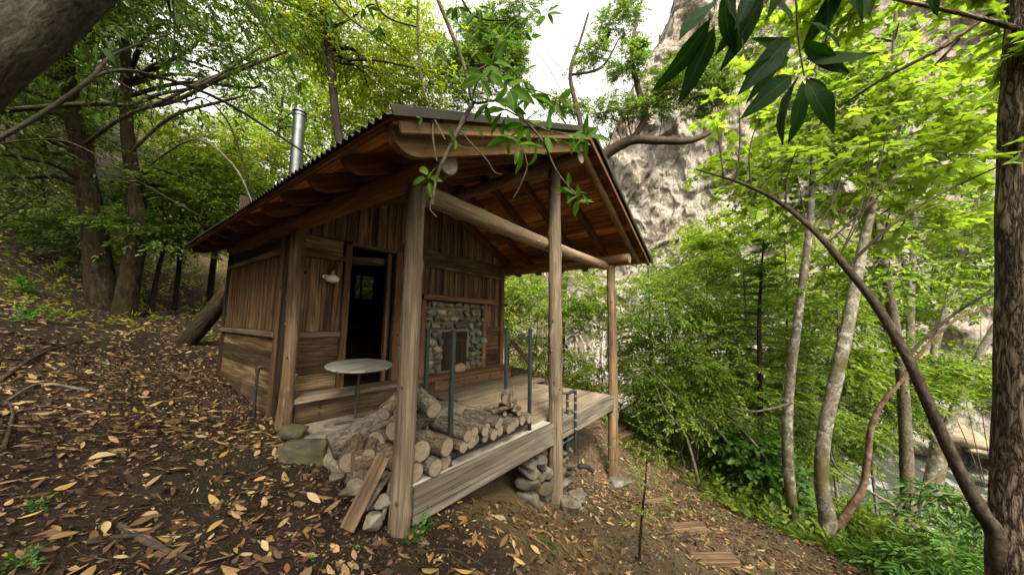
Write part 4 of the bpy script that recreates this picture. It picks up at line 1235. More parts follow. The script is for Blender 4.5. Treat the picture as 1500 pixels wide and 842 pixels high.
# stones and rocks
def rock_at(u, v, d, dims, seed, label, mat='rock', group='field stones around the cabin', name='rock', **kw):
    c = at(u, v, d)
    o = stone_obj(name, c, dims, seed, M[mat], None, sub=4, rough=.3, facets=.9, boxy=.25, **kw)
    return tag(o, label, 'rock', group)
rock_at(455, 662, 2.95, (.5, .46, .24), 3, 'large flat mossy rock at the corner of the patio', 'rock_moss')
rock_at(432, 632, 3.3, (.4, .3, .14), 4, 'low flat rock between the patio and the log post', 'rock_moss')
rock_at(676, 768, 2.62, (.20, .16, .17), 5, 'angular grey rock below the rim beam')
rock_at(660, 790, 2.45, (.15, .13, .10), 6, 'small pale rock at the lower edge of the bank')
rock_at(690, 748, 2.85, (.14, .12, .09), 7, 'small grey rock tucked under the rim beam')
rock_at(830, 742, 3.75, (.36, .28, .16), 8, 'flat slab of rock at the foot of the middle post')
rock_at(848, 725, 3.95, (.26, .2, .1), 18, 'tilted slab of rock right of the middle post')
rock_at(905, 706, 5.1, (.40, .36, .12), 9, 'flat footing rock under the right post')
rock_at(545, 765, 2.1, (.16, .13, .12), 10, 'dark rock beside the foot of the near post')
rock_at(520, 715, 2.35, (.20, .16, .13), 11, 'rounded grey rock below the large cut logs')
rock_at(492, 700, 2.6, (.15, .13, .10), 12, 'small round rock at the left end of the log pile')
rock_at(562, 735, 2.2, (.14, .12, .10), 13, 'pale rock behind the loose plank')
rock_at(618, 800, 2.15, (.14, .11, .08), 14, 'small rock by the green weeds near the post')
rock_at(565, 822, 1.95, (.10, .09, .05), 17, 'small half buried stone in front of the footing block')
half = at(665, 533, float((np.array([2.75, -.12, .3])-CAM)@FWD))
V, F = blob((2.78, -.14, .33), (.30, .12, .18), 33, 4, .1, rz=.05)
tag(np_mesh('hearth_stone', V, [F], [plain('pale_sandstone', (.30, .225, .13), .9, 0, .1, .25, 14, .3)], None, True), 'pale half round stone leaning on the hearth before the fire screen', 'stone')

# timber steps of the path
for k, (u, v, L, a, l) in enumerate([(1047, 824, .42, .9, 'timber path step nearest the lower edge'), (1006, 776, .40, .8, 'timber path step above the lowest one'), (958, 738, .42, .8, 'timber path step in the middle of the slope'), (938, 695, .46, .3, 'weathered timber step in front of the right post'), (915, 640, .5, .2, 'timber step beyond the right post'), (866, 623, .42, .35, 'timber step behind the wrapped pipes')]):
    p = hit(u, v); z = p[2]
    one(MB().box((p[0], p[1], z+.01), ((math.cos(a), -math.sin(a), .03), (math.sin(a), math.cos(a), .0), (0, 0, 1)), (L, .13, .10), .012, jit=.006), 'timber_step', M['post_brown'], l, 'path step', 'timber steps set into the sloping path')

# hand rail beyond the porch
hr = thing('handrail', 'sloping wooden handrail on a short post beyond the porch end', 'handrail', (5.4, .3, 0))
A, B = at(750, 500, 7.6), at(776, 532, 7.6)
MB().board(A, B, .10, .05, nrm(CAM-A), .006).build('rail', M['post_brown'], hr)
C_ = at(777, 512, 7.65); D_ = C_.copy(); D_[2] -= 1.0
MB().board(C_, D_, .10, .08, nrm(CAM-A), .006).build('post', M['post_brown'], hr)

# dead log leaning behind the cabin
p0 = hit(272, 502); p1 = at(338, 420, float((p0-CAM)@FWD)+.15)
p1 = p0+(p1-p0)*1.25
one(MB().tube([p0-(p1-p0)*.12, p0, (p0+p1)/2+np.array([0, 0, -.05]), p1], [.17, .16, .15, .14], 16, .12, 2, 4, True, 1, 0, 4), 'leaning_log', [M['moss_bark'], M['end_dark']], 'thick dark log slanting from the ground to the rear cabin corner', 'log')
# sticks on the floor
for k, (pts_, r, l) in enumerate([([(175, 775), (215, 800), (280, 826)], .018, 'long crooked stick on the leaf litter near the lower edge'), ([(128, 800), (205, 790), (250, 815)], .014, 'thin forked stick crossing the long crooked stick'), ([(0, 560), (60, 520), (120, 500)], .02, 'dead stick lying on the slope at the far left'), ([(5, 660), (18, 610), (10, 590)], .012, 'short dead twig standing in the leaves at far left'), ([(225, 520), (240, 545), (262, 552)], .012, 'small bent stick in the middle of the leaf slope'), ([(640, 808), (672, 812), (705, 832)], .008, 'thin twig below the rim beam'), ([(130, 575), (60, 565), (10, 590)], .016, 'curved stick lying among leaves below the twin trees')]):
    P = [hit(*q)+np.array([0, 0, .02]) for q in pts_]
    one(MB().tube(P, np.linspace(r, r*.5, len(P)), 7, .2, 5, 2, sub=5), 'fallen_stick', M['branch_dark'] if k < 6 else M['branch'], l, 'stick', 'sticks on the forest floor')
# ------------------------------------------------------------------ leaf materials
L_ = {}
L_['bay'] = leaf_mat('bay_leaf', [(.03, .055, .009), (.06, .10, .014), (.09, .14, .02), (.13, .18, .026)], .4, .4, .4)
L_['yellow'] = leaf_mat('yellow_green_leaf', [(.12, .165, .016), (.18, .23, .022), (.25, .29, .03), (.31, .33, .04), (.40, .27, .045)], .6, .5, .3)  # the leaves' own yellow green, picked per leaf
L_['mid'] = leaf_mat('mid_green_leaf', [(.058, .095, .013), (.10, .155, .019), (.175, .24, .028), (.25, .30, .042)], .66, .45, .35)
L_['maple'] = leaf_mat('lime_maple_leaf', [(.145, .20, .024), (.19, .25, .032), (.235, .295, .046), (.29, .335, .07)], .66, .5, .3, tint=(1., 1.2, .4))
L_['alder'] = leaf_mat('alder_leaf', [(.08, .125, .017), (.13, .195, .024), (.20, .265, .036), (.28, .325, .06)], .66, .45, .35)
L_['fir'] = leaf_mat('fir_needles', [(.035, .075, .016), (.06, .115, .02), (.095, .155, .028)], .3, .5, .3)
L_['laurel'] = leaf_mat('dark_laurel_leaf', [(.014, .04, .008), (.02, .055, .010), (.03, .075, .014)], .28, .35, .5)
L_['fresh'] = leaf_mat('fresh_leaf', [(.095, .16, .018), (.15, .225, .025), (.205, .285, .034), (.285, .33, .055)], .55, .35, .45)
L_['oak'] = leaf_mat('oak_leaf', [(.05, .085, .016), (.085, .13, .022), (.13, .185, .03), (.18, .23, .045)], .58, .5, .3)
L_['weed'] = leaf_mat('weed_leaf', [(.03, .085, .012), (.06, .14, .018), (.10, .19, .025)], .4, .5, .3)
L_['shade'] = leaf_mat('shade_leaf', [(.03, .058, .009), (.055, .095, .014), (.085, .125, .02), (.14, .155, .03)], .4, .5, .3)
L_['dry'] = leaf_mat('dry_brown_leaf', [(.14, .075, .035), (.22, .13, .07), (.30, .21, .13)], .2, .6, .2, tint=(1., .9, .6))

def sprays(start, axis, length, k, Lf, Wf, rng, kind='lance', droop=.25, spread=1.0, upv=(0, 0, 1), pts=6, tiltn=.35, fold=.2):
    """leafy twigs: start (S,3), axis (S,3), length (S): k leaves set alternately along each"""
    S = len(start); axis = nrm(axis)
    t = (np.arange(k)+.6)/k
    T = np.broadcast_to(t[None], (S, k))+rng.normal(size=(S, k))*.04
    up_ = np.asarray(upv, float)+rng.normal(size=(S, 3))*.3
    sd = nrm(np.cross(axis, up_)); upn = np.cross(sd, axis)
    side = np.where(np.arange(k) % 2 == 0, 1., -1.)[None, :, None]
    ln = np.broadcast_to(np.asarray(length, float), (S,))[:, None, None]
    pos = start[:, None]+axis[:, None]*ln*T[..., None]-upn[:, None]*(ln*droop*(T[..., None]**2))
    fw = np.broadcast_to((.45+.75*t)[None, :, None], (S, k, 1))
    ax = axis[:, None]*fw+sd[:, None]*side*spread*(1.15-.5*t)[None, :, None]-upn[:, None]*droop*1.2
    ax = ax+rng.normal(size=(S, k, 3))*.22
    nm = upn[:, None]+rng.normal(size=(S, k, 3))*tiltn
    n = S*k
    L = Lf*rng.uniform(.65, 1.2, n); W = Wf*rng.uniform(.7, 1.15, n)
    pos, ax, nm = pos.reshape(n, 3), ax.reshape(n, 3), np.broadcast_to(nm, (S, k, 3)).reshape(n, 3)
    if kind == 'maple': return maple_arrays(pos, ax, nm, L, rng)
    return leaf_arrays(pos, ax, nm, L, W, fold, pts, .12)

def twig_arrays(start, axis, length, r, droop=.25):
    """three sided twigs for the sprays"""
    S = len(start); axis = nrm(axis)
    sd = nrm(np.cross(axis, np.array([0, 0, 1.])+.01)); u = np.cross(sd, axis)
    ln = np.broadcast_to(np.asarray(length, float), (S,))[:, None]
    mid = start+axis*ln*.5-u*ln*droop*.25; end = start+axis*ln-u*ln*droop
    V = []
    for p, q in ((start, 1.), (mid, .7), (end, .35)):
        for a in (0, 2.094, 4.188): V.append(p+sd*math.cos(a)*r*q+u*math.sin(a)*r*q)
    V = np.stack(V, 1)
    F = []
    for lv in (0, 3):
        for a in range(3): F.append((lv+a, lv+(a+1) % 3, lv+3+(a+1) % 3, lv+3+a))
    Q = (np.arange(S)[:, None, None]*9+np.array(F)[None]).reshape(-1, 4)
    return V.reshape(-1, 3), [Q]

def ell_sprays(c, rad, n, clumps, rng, ln, outward=.8, shell=.5, flat=.45):
    """spray starts and axes for a foliage mass: n sprays gathered in clumps inside an ellipsoid"""
    c = np.asarray(c, float); rad = np.asarray(rad, float)
    d = nrm(rng.normal(size=(clumps, 3))); q = rng.random(clumps)**(shell)
    cc = d*q[:, None]
    i = rng.integers(0, clumps, n)
    cr = (clumps**(-1/3))*.62
    p = cc[i]+rng.normal(size=(n, 3))*cr*np.array([1, 1, flat])
    a = nrm(p-cc[i]*.6)*outward+rng.normal(size=(n, 3))*.5
    a[:, 2] *= .45
    return c+p*rad, a, ln*rng.uniform(.6, 1.2, n)

def pth(pts_):
    """trunk course from survey marks (u, v, distance, width): points and radii"""
    P = [at(u, v, d) for u, v, d, w in pts_]; r = [wpx(w, u, d)/2 for u, v, d, w in pts_]
    return np.array(P), np.array(r)

def limbs_to(mb, trunk, targets, r0, rng, sag=.15, seg=6):
    P, r = trunk
    for t in targets:
        d = np.linalg.norm(P-t, axis=1)+np.maximum(P[:, 2]-t[2], 0)*1.6
        k = int(np.argmin(d)); a = P[k]
        rr_ = min(r[k]*.6, r0)
        v = t-a; L = np.linalg.norm(v)
        if L < .15: continue
        m1 = a+v*.35+np.array([0, 0, L*sag])+rng.normal(size=3)*L*.06; m2 = a+v*.7+np.array([0, 0, L*sag*.8])+rng.normal(size=3)*L*.07
        mb.tube([a, m1, m2, t], [rr_, rr_*.75, rr_*.5, rr_*.2], seg, .08, 2, 0, False, sub=4)

# how thick the foliage of each tree is (by its seed)
DENS = {14: .26, 15: .2, 17: .45, 18: .4, 13: .8, 61: .75, 62: .8, 63: .8, 75: 1., 76: .9, 65: .9, 66: .95, 69: .6, 70: .7, 71: .7, 72: .65, 73: .75, 3: .8, 4: .55, 5: .5, 6: .7, 41: .75, 42: .7, 43: .6, 9: 1.1, 7: .8, 20: .7, 21: .8, 22: .7, 23: .7}

def make_tree(name, label, cat, trunks, masses, leaf, bark_m, group=None, Lf=.09, Wf=.04, k=9, ln=.45, kind='lance', pts=6, seed=1, limb_r=.05, nl=5, seg=12, rough=.1, twig=.005, droop=.25, extra=(), base=None, moss=None, trunk_seg=None, knots=4, twigs=True, limb_m=None):
    """trunks: list of (points, radii); masses: list of (centre, radii, sprays, clumps)"""
    rng = np.random.default_rng(seed)
    b = base if base is not None else trunks[0][0][0]
    t = thing(name, label, cat, tuple(b), group)
    mb = MB(); dense = []
    for P, r in trunks:
        mb.tube(P, r, trunk_seg or seg, rough, 1.6, knots, False, sub=6)
        dense.append(spline(np.asarray(P, float), np.asarray(r, float), 6))
    allp = np.concatenate([d[0] for d in dense]), np.concatenate([d[1] for d in dense])
    parts = []
    for (c, rad, n, cl) in masses:
        c = np.asarray(c, float); rad = np.asarray(rad, float)
        tg = [c+nrm(rng.normal(size=3))*rad*.7*np.array([1, 1, .6]) for _ in range(nl)]
        limbs_to(mb, allp, tg, limb_r, rng)
        s, a, l = ell_sprays(c, rad, max(4, int(n*DENS.get(seed, 1.))), cl, rng, ln)
        parts.append((s, a, l))
    if limb_m is None:
        for (P, r) in extra: mb.tube(P, r, 7, .1, 2, 1, False, sub=5)
    tr_ = mb.build('trunk', bark_m, t)
    if limb_m is not None:
        for (P, r) in extra: MB().tube(P, r, 8, .1, 2, 2, False, sub=5).build('limb', limb_m, tr_)
    if parts:
        s = np.concatenate([p[0] for p in parts]); a = np.concatenate([p[1] for p in parts]); l = np.concatenate([p[2] for p in parts])
        V, Q = sprays(s, a, l, k, Lf, Wf, rng, kind, droop, pts=pts)
        lm_ = L_[leaf] if isinstance(leaf, str) else leaf
        if twigs:
            nq = [len(q) for q in Q]
            V2, Q2 = twig_arrays(s, a, l, twig, droop)
            by = {q.shape[1]: [q] for q in Q}; mi = {q.shape[1]: [np.zeros(len(q), int)] for q in Q}
            by.setdefault(4, []).append(Q2[0]+len(V)); mi.setdefault(4, []).append(np.ones(len(Q2[0]), int))
            np_mesh('crown', np.concatenate([V, V2]), [np.concatenate(x) for x in by.values()], [lm_, M['branch_dark']], t, midx=np.concatenate([np.concatenate(x) for x in mi.values()]))
        else: np_mesh('crown', V, Q, [lm_], t)
    return t

def ell(u, v, d, ru, rv, n, cl, depth=None):
    """a foliage mass at survey mark u, v, distance d, with half sizes ru, rv"""
    c = at(u, v, d); s = d/LENS_PX
    rh = ru*s; rz = rv*s
    return (c, (rh*.9, rh*.9, rz), n, cl) if depth is None else (c, (depth, depth, rz), n, cl)

def down_to_ground(P, extra=.2):
    p = P.copy(); p[2] = gz(p[0], p[1])-extra; return p

def place_tree(src, loc, rz, s, label):
    c = src.copy(); COL.objects.link(c); c.location = loc; c.rotation_euler = (0, 0, rz); c.scale = (s, s, s*RNG.uniform(.9, 1.1)); c['label'] = label
    for ch in src.children:
        d = ch.copy(); COL.objects.link(d); d.parent = c
        for g in ch.children:
            e = g.copy(); COL.objects.link(e); e.parent = d
    return c
# ------------------------------------------------------------------ trees on the left
def trunk_of(pts_, ground_first=True):
    P, r = pth(pts_)
    if ground_first:
        g = down_to_ground(P[0])
        if g[2] < P[0][2]-.05: P = np.concatenate([[g], P]); r = np.concatenate([[r[0]*1.25], r])
    return P, r

# big grey trunk leaning in over the viewpoint
P, r = pth([(-420, 470, 1.5, 150), (-60, 150, 1.6, 128), (60, 30, 1.75, 122), (180, -110, 2.0, 112), (330, -330, 2.5, 95)])
P[0] = down_to_ground(P[0], .1)
b1 = pth([(-60, 235, 1.75, 11), (60, 168, 2.0, 12), (130, 118, 2.15, 9), (160, 85, 2.3, 7), (200, 66, 2.5, 5), (250, 50, 2.8, 3)])
b2 = pth([(-20, 165, 3.6, 15), (90, 155, 3.7, 12), (150, 152, 3.8, 11), (190, 154, 3.9, 9), (235, 138, 4.0, 8), (300, 122, 4.2, 5), (380, 70, 4.5, 5)])
b3 = pth([(130, 115, 2.15, 8), (200, 105, 2.4, 7), (330, 150, 2.9, 6), (470, 240, 3.4, 2)])
make_tree('bay_tree', 'thick smooth grey trunk leaning across the upper left corner', 'tree', [(P, r)], [
    ((-2.6, -3.2, 4.6), (2.6, 2.6, .9), 1500, 40), ((-4.6, -.2, 4.9), (2.2, 2.6, 1.), 1100, 34), ((-1.9, -6.4, 4.4), (2.8, 2.2, .9), 1500, 36), ((-4.2, -5.6, 4.6), (2.4, 2.4, 1.), 1200, 30), ((-.6, -8.6, 4.8), (3.0, 2.0, 1.), 1100, 30), ell(40, -60, 2.6, 330, 90, 260, 18), ell(-150, 100, 3.0, 120, 160, 300, 18), ell(200, -90, 3.2, 200, 110, 260, 18)],  # leading crown masses hang overhead out of view, added to shade the clearing
    'bay', M['grey_bark'], 'trees framing the view', .085, .03, 8, .35, seed=3, limb_r=.025, extra=[b1, b2, b3], base=P[0], droop=.45, nl=4)
# hanging branches with larger leaves near the upper left
P, r = trunk_of([(152, 462, 7.0, 58.1), (146, 400, 7.0, 47.5), (138, 330, 7.0, 42.2), (124, 250, 7.0, 35.2), (108, 170, 7.0, 29.9), (96, 60, 7.0, 22.9), (90, -120, 7., 12.3)])
lm1 = pth([(120, 215, 7.0, 8.7), (175, 175, 6.4, 8.1), (235, 150, 6.0, 7.4), (300, 118, 5.7, 5.6), (370, 90, 5.4, 3.1)])
make_tree('twin_trunk_tree', 'dark mossy tree, thicker of the two trunks rising together from the leaf slope', 'tree', [(P, r)], [
    ((-2.6, 3.0, 6.8), (2.8, 2.6, 1.), 2200, 40), ((-5.2, 3.4, 7.2), (2.6, 2.6, 1.1), 1800, 36), ((-3.2, 6.0, 7.4), (2.4, 2.2, 1.), 1400, 30), ell(60, 60, 7, 130, 80, 700, 26), ell(30, 230, 6.5, 80, 80, 350, 18), ell(90, -40, 7, 150, 70, 500, 20), ell(-40, 140, 7.5, 100, 120, 500, 20)],  # high crown masses out of view, put in to darken trunks and slope
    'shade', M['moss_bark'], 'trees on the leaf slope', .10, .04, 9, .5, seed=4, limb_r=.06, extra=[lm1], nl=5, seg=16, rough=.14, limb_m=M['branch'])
P, r = trunk_of([(182, 462, 6.9, 42.5), (192, 400, 6.95, 34.0), (203, 330, 7.0, 30.6), (196, 270, 7.05, 25.5), (186, 190, 7.1, 21.2), (184, 90, 7.1, 17.8), (176, -30, 7.1, 13.6), (170, -140, 7.2, 6.8)])
lm2 = pth([(190, 158, 7.0, 9.3), (250, 150, 6.6, 8.7), (330, 112, 6.2, 7.4), (420, 75, 5.8, 4.3)])
lm3 = pth([(190, 225, 6.8, 5.0), (300, 150, 6.0, 6.2), (250, 172, 6.2, 7.4), (330, 140, 5.7, 2.5)][:1]+[(250, 172, 6.3, 7.4), (320, 150, 6.0, 5.6), (360, 140, 5.8, 3.1)])
lm4 = pth([(196, 260, 6.9, 4.3), (280, 205, 6.2, 3.7), (340, 240, 5.8, 3.1), (371, 300, 5.6, 1.9)])
make_tree('twin_trunk_tree', 'slimmer upright companion trunk right beside the thick mossy trunk', 'tree', [(P, r)], [
    ell(200, 20, 7, 110, 50, 420, 20), ell(330, 90, 6.5, 90, 45, 300, 18), ell(250, 265, 7.4, 60, 30, 160, 12), ell(260, -40, 6.8, 150, 50, 450, 20)],
    'bay', M['moss_bark'], 'trees on the leaf slope', .10, .038, 9, .5, seed=5, limb_r=.05, extra=[lm2, lm3, lm4], nl=5, seg=16, rough=.12, limb_m=M['branch'])
# thin tree at the far left
P, r = trunk_of([(8, 335, 8.5, 13), (20, 270, 8.5, 12), (32, 200, 8.6, 10), (36, 80, 8.8, 8), (30, -60, 9, 5)])
make_tree('slender_tree', 'thin dark trunk at the far left behind the twin trunks', 'tree', [(P, r)], [
    ell(20, 130, 8.6, 90, 70, 420, 20), ell(60, 270, 8.8, 70, 36, 300, 14), ell(20, 10, 9, 120, 70, 420, 20)],
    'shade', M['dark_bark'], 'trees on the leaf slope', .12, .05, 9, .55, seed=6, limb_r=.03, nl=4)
# young trees between the twin trunks and the roof
for k, (lb, pts_, ms, lf) in enumerate([
    ('bushy young tree with layered leaves behind the leaning dark log', [(262, 395, 8.2, 8), (268, 300, 8.2, 7), (285, 230, 8.2, 5)], [ell(290, 300, 8.2, 75, 50, 620, 26), ell(250, 345, 7.8, 60, 34, 320, 16), ell(335, 265, 8.4, 50, 40, 300, 14)], 'mid'),
    ('leafy young tree beside the left eave of the roof', [(318, 340, 9.5, 9), (330, 270, 9.5, 8), (350, 190, 9.5, 6)], [ell(350, 225, 9.6, 70, 45, 600, 24), ell(385, 285, 9.8, 40, 50, 300, 14), ell(300, 240, 9.4, 60, 32, 350, 14)], 'yellow'),
    ('small tree with dark leaves close to the slim mossy trunk', [(226, 425, 7.4, 9), (236, 380, 7.4, 7), (250, 330, 7.4, 4)], [ell(248, 350, 7.4, 46, 34, 260, 14), ell(220, 300, 7.8, 44, 40, 260, 14)], 'bay'),
    ('shaded young tree left of the thick mossy trunk', [(70, 372, 8.4, 7), (66, 300, 8.4, 6), (60, 240, 8.4, 4)], [ell(70, 300, 8.4, 64, 46, 420, 20), ell(95, 350, 8., 50, 24, 200, 10)], 'shade')]):
    make_tree('young_tree', lb, 'tree', [trunk_of(pts_)], ms, lf, M['dark_bark'], 'young trees in the understory', .115, .05, 9, .5, seed=20+k, limb_r=.02, nl=4, pts=6)
# dark trunk standing behind the ridge
P, r = trunk_of([(515, 330, 8.5, 17.3), (492, 172, 8.6, 13.0), (484, 90, 8.6, 12.2), (472, 0, 8.7, 10.8), (462, -120, 8.8, 7.9)])
make_tree('tall_tree', 'tall dark slim trunk rising behind the roof beside the stove pipe', 'tree', [(P, r)], [
    ell(540, 60, 9.5, 110, 60, 900, 30), ell(430, 40, 8.8, 90, 50, 650, 24), ell(520, -30, 9, 150, 60, 500, 20), ell(600, 130, 10, 70, 40, 420, 18)],
    'yellow', M['dark_bark'], 'tall trees behind the cabin', .11, .05, 9, .5, seed=7, limb_r=.04, nl=5)
# tall trees behind the cabin: first one of each kind, then copies
def forest_tree(base, h, leaf, seed, label, tone, lean=0.):
    rng = np.random.default_rng(seed)
    b = np.array(base, float); b[2] = gz(b[0], b[1])-.2
    n = 6
    P = np.stack([b+np.array([lean*h*t+rng.normal()*.12, rng.normal()*.12, h*t]) for t in np.linspace(0, 1, n)])
    r = np.linspace(.17, .03, n)
    ms = []
    for j in range(9):
        t = .22+.78*j/8
        cc = b+np.array([rng.normal()*1.3*(1.1-t*.6), rng.normal()*1.3*(1.1-t*.6), h*t])
        ms.append((cc, np.array([1.9, 1.9, 1.15])*rng.uniform(.7, 1.15), 330, 14))
    return make_tree('forest_tree', label, 'tree', [(P, r)], ms, leaf, M['dark_bark'], 'forest trees behind the cabin', .15, .07, 8, .6, seed=seed, limb_r=.05, nl=3, pts=4, twig=.006)
fA = forest_tree(at(560, 300, 13)*np.array([1, 1, 0]), 11, 'yellow', 41, 'yellow green broadleaf tree directly behind the roof ridge', M['dark_bark'])
fB = forest_tree(at(395, 320, 14)*np.array([1, 1, 0]), 9.0, 'mid', 42, 'mid green forest tree seen left of the stove pipe', M['dark_bark'])
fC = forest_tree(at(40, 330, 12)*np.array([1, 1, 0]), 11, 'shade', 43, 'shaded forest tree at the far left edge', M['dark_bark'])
cp_ = [(fA, 610, 11.5, .95, 'yellow green tree leaning close over the roof ridge'), (fB, 742, 17, .85, 'mid green tree beside the bright gap of sky'), (fA, 655, 15, 1.1, 'yellow green tree behind the right half of the roof'), (fA, 470, 17, 1.1, 'yellow green tree far behind the stove pipe'), (fB, 700, 19, 1.1, 'mid green tree farthest back above the roof ridge'),
       (fA, 330, 21, .7, 'distant pale green tree on the rise left of the cabin'), (fC, 120, 13, .62, 'shaded tree standing behind the thick mossy trunk'), (fB, 235, 17, .5, 'mid green tree behind the slim companion trunk'),
       (fB, -90, 10, 1.0, 'tree beyond the left frame edge with drooping shaded boughs'), (fC, 40, 18, .9, 'dark tree deep in the wood at left'), (fB, 620, 22, 1.2, 'tall green tree behind the yellow ones above the roof'), (fC, 310, 27, .7, 'far dark tree on the hillside beyond the left eave'), (fA, 180, 25, .6, 'far yellow green tree between the twin trunks and the cabin'), (fB, 525, 26, 1.1, 'far green tree in line with the tall dark trunk')]
for k, (s_, u, d, sc_k, lb) in enumerate(cp_):
    p = at(u, 330, d); z = gz(p[0], p[1])
    place_tree(s_, (p[0], p[1], z-.2), 1.3+k*1.9, sc_k, lb)

# ------------------------------------------------------------------ oak reaching over the right side of the roof
P, r = trunk_of([(814, 545, 10.5, 26), (818, 420, 10.4, 25), (828, 330, 10.2, 23), (856, 262, 9.8, 20), (888, 226, 9.4, 17), (925, 206, 9.1, 14), (965, 206, 8.9, 13), (1012, 206, 8.7, 10), (1050, 190, 8.6, 6)])
ob = [pth([(925, 206, 9.1, 9), (945, 170, 9.0, 11), (935, 130, 9.0, 9), (925, 80, 9.1, 6), (935, 20, 9.3, 4)]), pth([(856, 262, 9.8, 9), (850, 180, 9.8, 8), (835, 110, 9.9, 6), (850, 60, 10, 4), (862, 20, 10, 3)]), pth([(940, 150, 9, 6), (1000, 120, 8.9, 5), (1060, 90, 8.9, 3)]), pth([(835, 110, 9.9, 4), (880, 100, 9.8, 4), (905, 60, 9.7, 2)])]
make_tree('oak_tree', 'oak with a thick crooked limb reaching out past the right roof edge', 'tree', [(P, r)], [
    ell(925, 95, 9.0, 25, 29, 230, 14), ell(985, 125, 8.9, 40, 29, 392, 18), ell(1045, 130, 8.8, 37, 37, 336, 16), ell(945, 165, 8.9, 28, 14, 140, 9), ell(1025, 78, 9.0, 29, 22, 182, 10), ell(1080, 60, 9.2, 37, 37, 280, 14),
    ell(690, 120, 10.5, 44, 37, 420, 16), ell(715, 35, 10.4, 44, 40, 420, 16), ell(752, 100, 10.3, 30, 46, 330, 14), ell(770, 20, 10.2, 34, 24, 200, 9), ell(650, 110, 10.8, 51, 44, 420, 16), ell(862, 80, 9.9, 25, 26, 168, 12), ell(905, 35, 9.6, 25, 25, 140, 9), ell(830, 150, 9.9, 29, 17, 161, 8), ell(890, 160, 9.4, 29, 19, 154, 9), ell(735, 75, 10.5, 29, 59, 420, 18), ell(700, 60, 10.5, 37, 44, 460, 16), ell(925, 10, 9.6, 19, 14, 84, 6)],
    'oak', M['branch_dark'], None, .09, .042, 9, .26, seed=9, limb_r=.014, nl=1, extra=ob, droop=.2, pts=4)

# ------------------------------------------------------------------ creek side
# fissured trunk at the right edge
P, r = pth([(1500, 1000, 2.5, 130), (1494, 850, 2.55, 104), (1492, 760, 2.6, 94), (1492, 600, 2.65, 84), (1494, 400, 2.7, 82), (1500, 200, 2.75, 80), (1504, 40, 2.8, 74), (1512, -200, 3.1, 54)])
P[0] = down_to_ground(P[1], .1); r[0] = r[1]*1.2
br = [pth([(1500, 45, 2.8, 12), (1440, 28, 2.7, 11), (1380, 14, 2.6, 9), (1300, -4, 2.5, 7)]), pth([(1500, 5, 2.9, 10), (1450, 22, 2.9, 10), (1380, 70, 3.0, 9), (1300, 112, 3.2, 7), (1240, 150, 3.4, 4)]), pth([(1405, 58, 3.0, 6), (1385, 80, 3.0, 6), (1370, 95, 3.1, 3)])]
make_tree('fissured_tree', 'upright trunk with fissured brown bark at the right edge', 'tree', [(P, r)], [
    ell(1560, 30, 2.7, 60, 50, 60, 6), ell(1400, -80, 3.0, 160, 60, 160, 10)], 'maple', M['pine_bark'], 'trees framing the view', .13, .12, 5, .3, 'maple', seed=12, limb_r=.012, extra=br, nl=2, seg=26, rough=.16, base=P[0], knots=6)
# leaning stem from the same foot, arching over with upright shoots
P, r = pth([(1462, 800, 2.6, 37.5), (1438, 750, 2.62, 31.5), (1405, 690, 2.68, 25.5), (1368, 610, 2.75, 22.5), (1330, 525, 2.85, 20.2), (1282, 445, 3.0, 16.5), (1240, 392, 3.15, 13.5), (1195, 340, 3.3, 10.5), (1140, 295, 3.5, 7.5), (1085, 268, 3.7, 5.2), (1020, 248, 4.0, 2.2)])
P = np.concatenate([[down_to_ground(P[0], .1)], P]); r = np.concatenate([[r[0]], r])
sh = []
for (u0, v0, d0, u1, v1, du) in [(1150, 302, 3.45, 1185, 185, -10), (1100, 272, 3.65, 1112, 170, -8), (1078, 266, 3.7, 1082, 150, 4), (1228, 380, 3.2, 1300, 190, 12), (1232, 372, 3.2, 1275, 200, 12), (1195, 338, 3.3, 1235, 240, 8), (1060, 258, 3.8, 1050, 180, 0), (1180, 322, 3.35, 1170, 270, 0)]:
    sh.append(pth([(u0, v0, d0, 3.2), ((u0+u1)/2+du, (v0+v1)/2, d0, 2.5), (u1, v1, d0, 1.2)]))
sh.append(pth([(1240, 392, 3.15, 6.8), (1262, 370, 3.1, 6.8), (1300, 335, 3.0, 6.0), (1350, 300, 2.95, 5.2), (1410, 268, 2.9, 4.5), (1490, 232, 2.85, 3.0)]))
sh.append(pth([(1330, 525, 2.85, 7.5), (1350, 500, 2.9, 7.5), (1395, 462, 2.95, 6.0), (1450, 425, 3.0, 4.5), (1490, 380, 3.05, 3.8)]))
sh.append(pth([(1330, 525, 2.85, 3.8), (1312, 500, 2.9, 3.0), (1285, 470, 3.0, 2.2)]))
ms = [ell(1120, 250, 3.9, 60, 45, 30, 5), ell(1250, 240, 3.6, 70, 50, 40, 6), ell(1390, 250, 3.2, 70, 50, 24, 5)]
make_tree('leaning_maple', 'slim dark stem leaning left from the fissured trunk with upright shoots and lime leaves', 'tree', [(P, r)], ms, 'maple', M['branch_dark'], 'trees framing the view', .13, .12, 4, .25, 'maple', seed=13, limb_r=.008, extra=sh, nl=2, seg=14, base=P[0], droop=.3, rough=.15, knots=9)

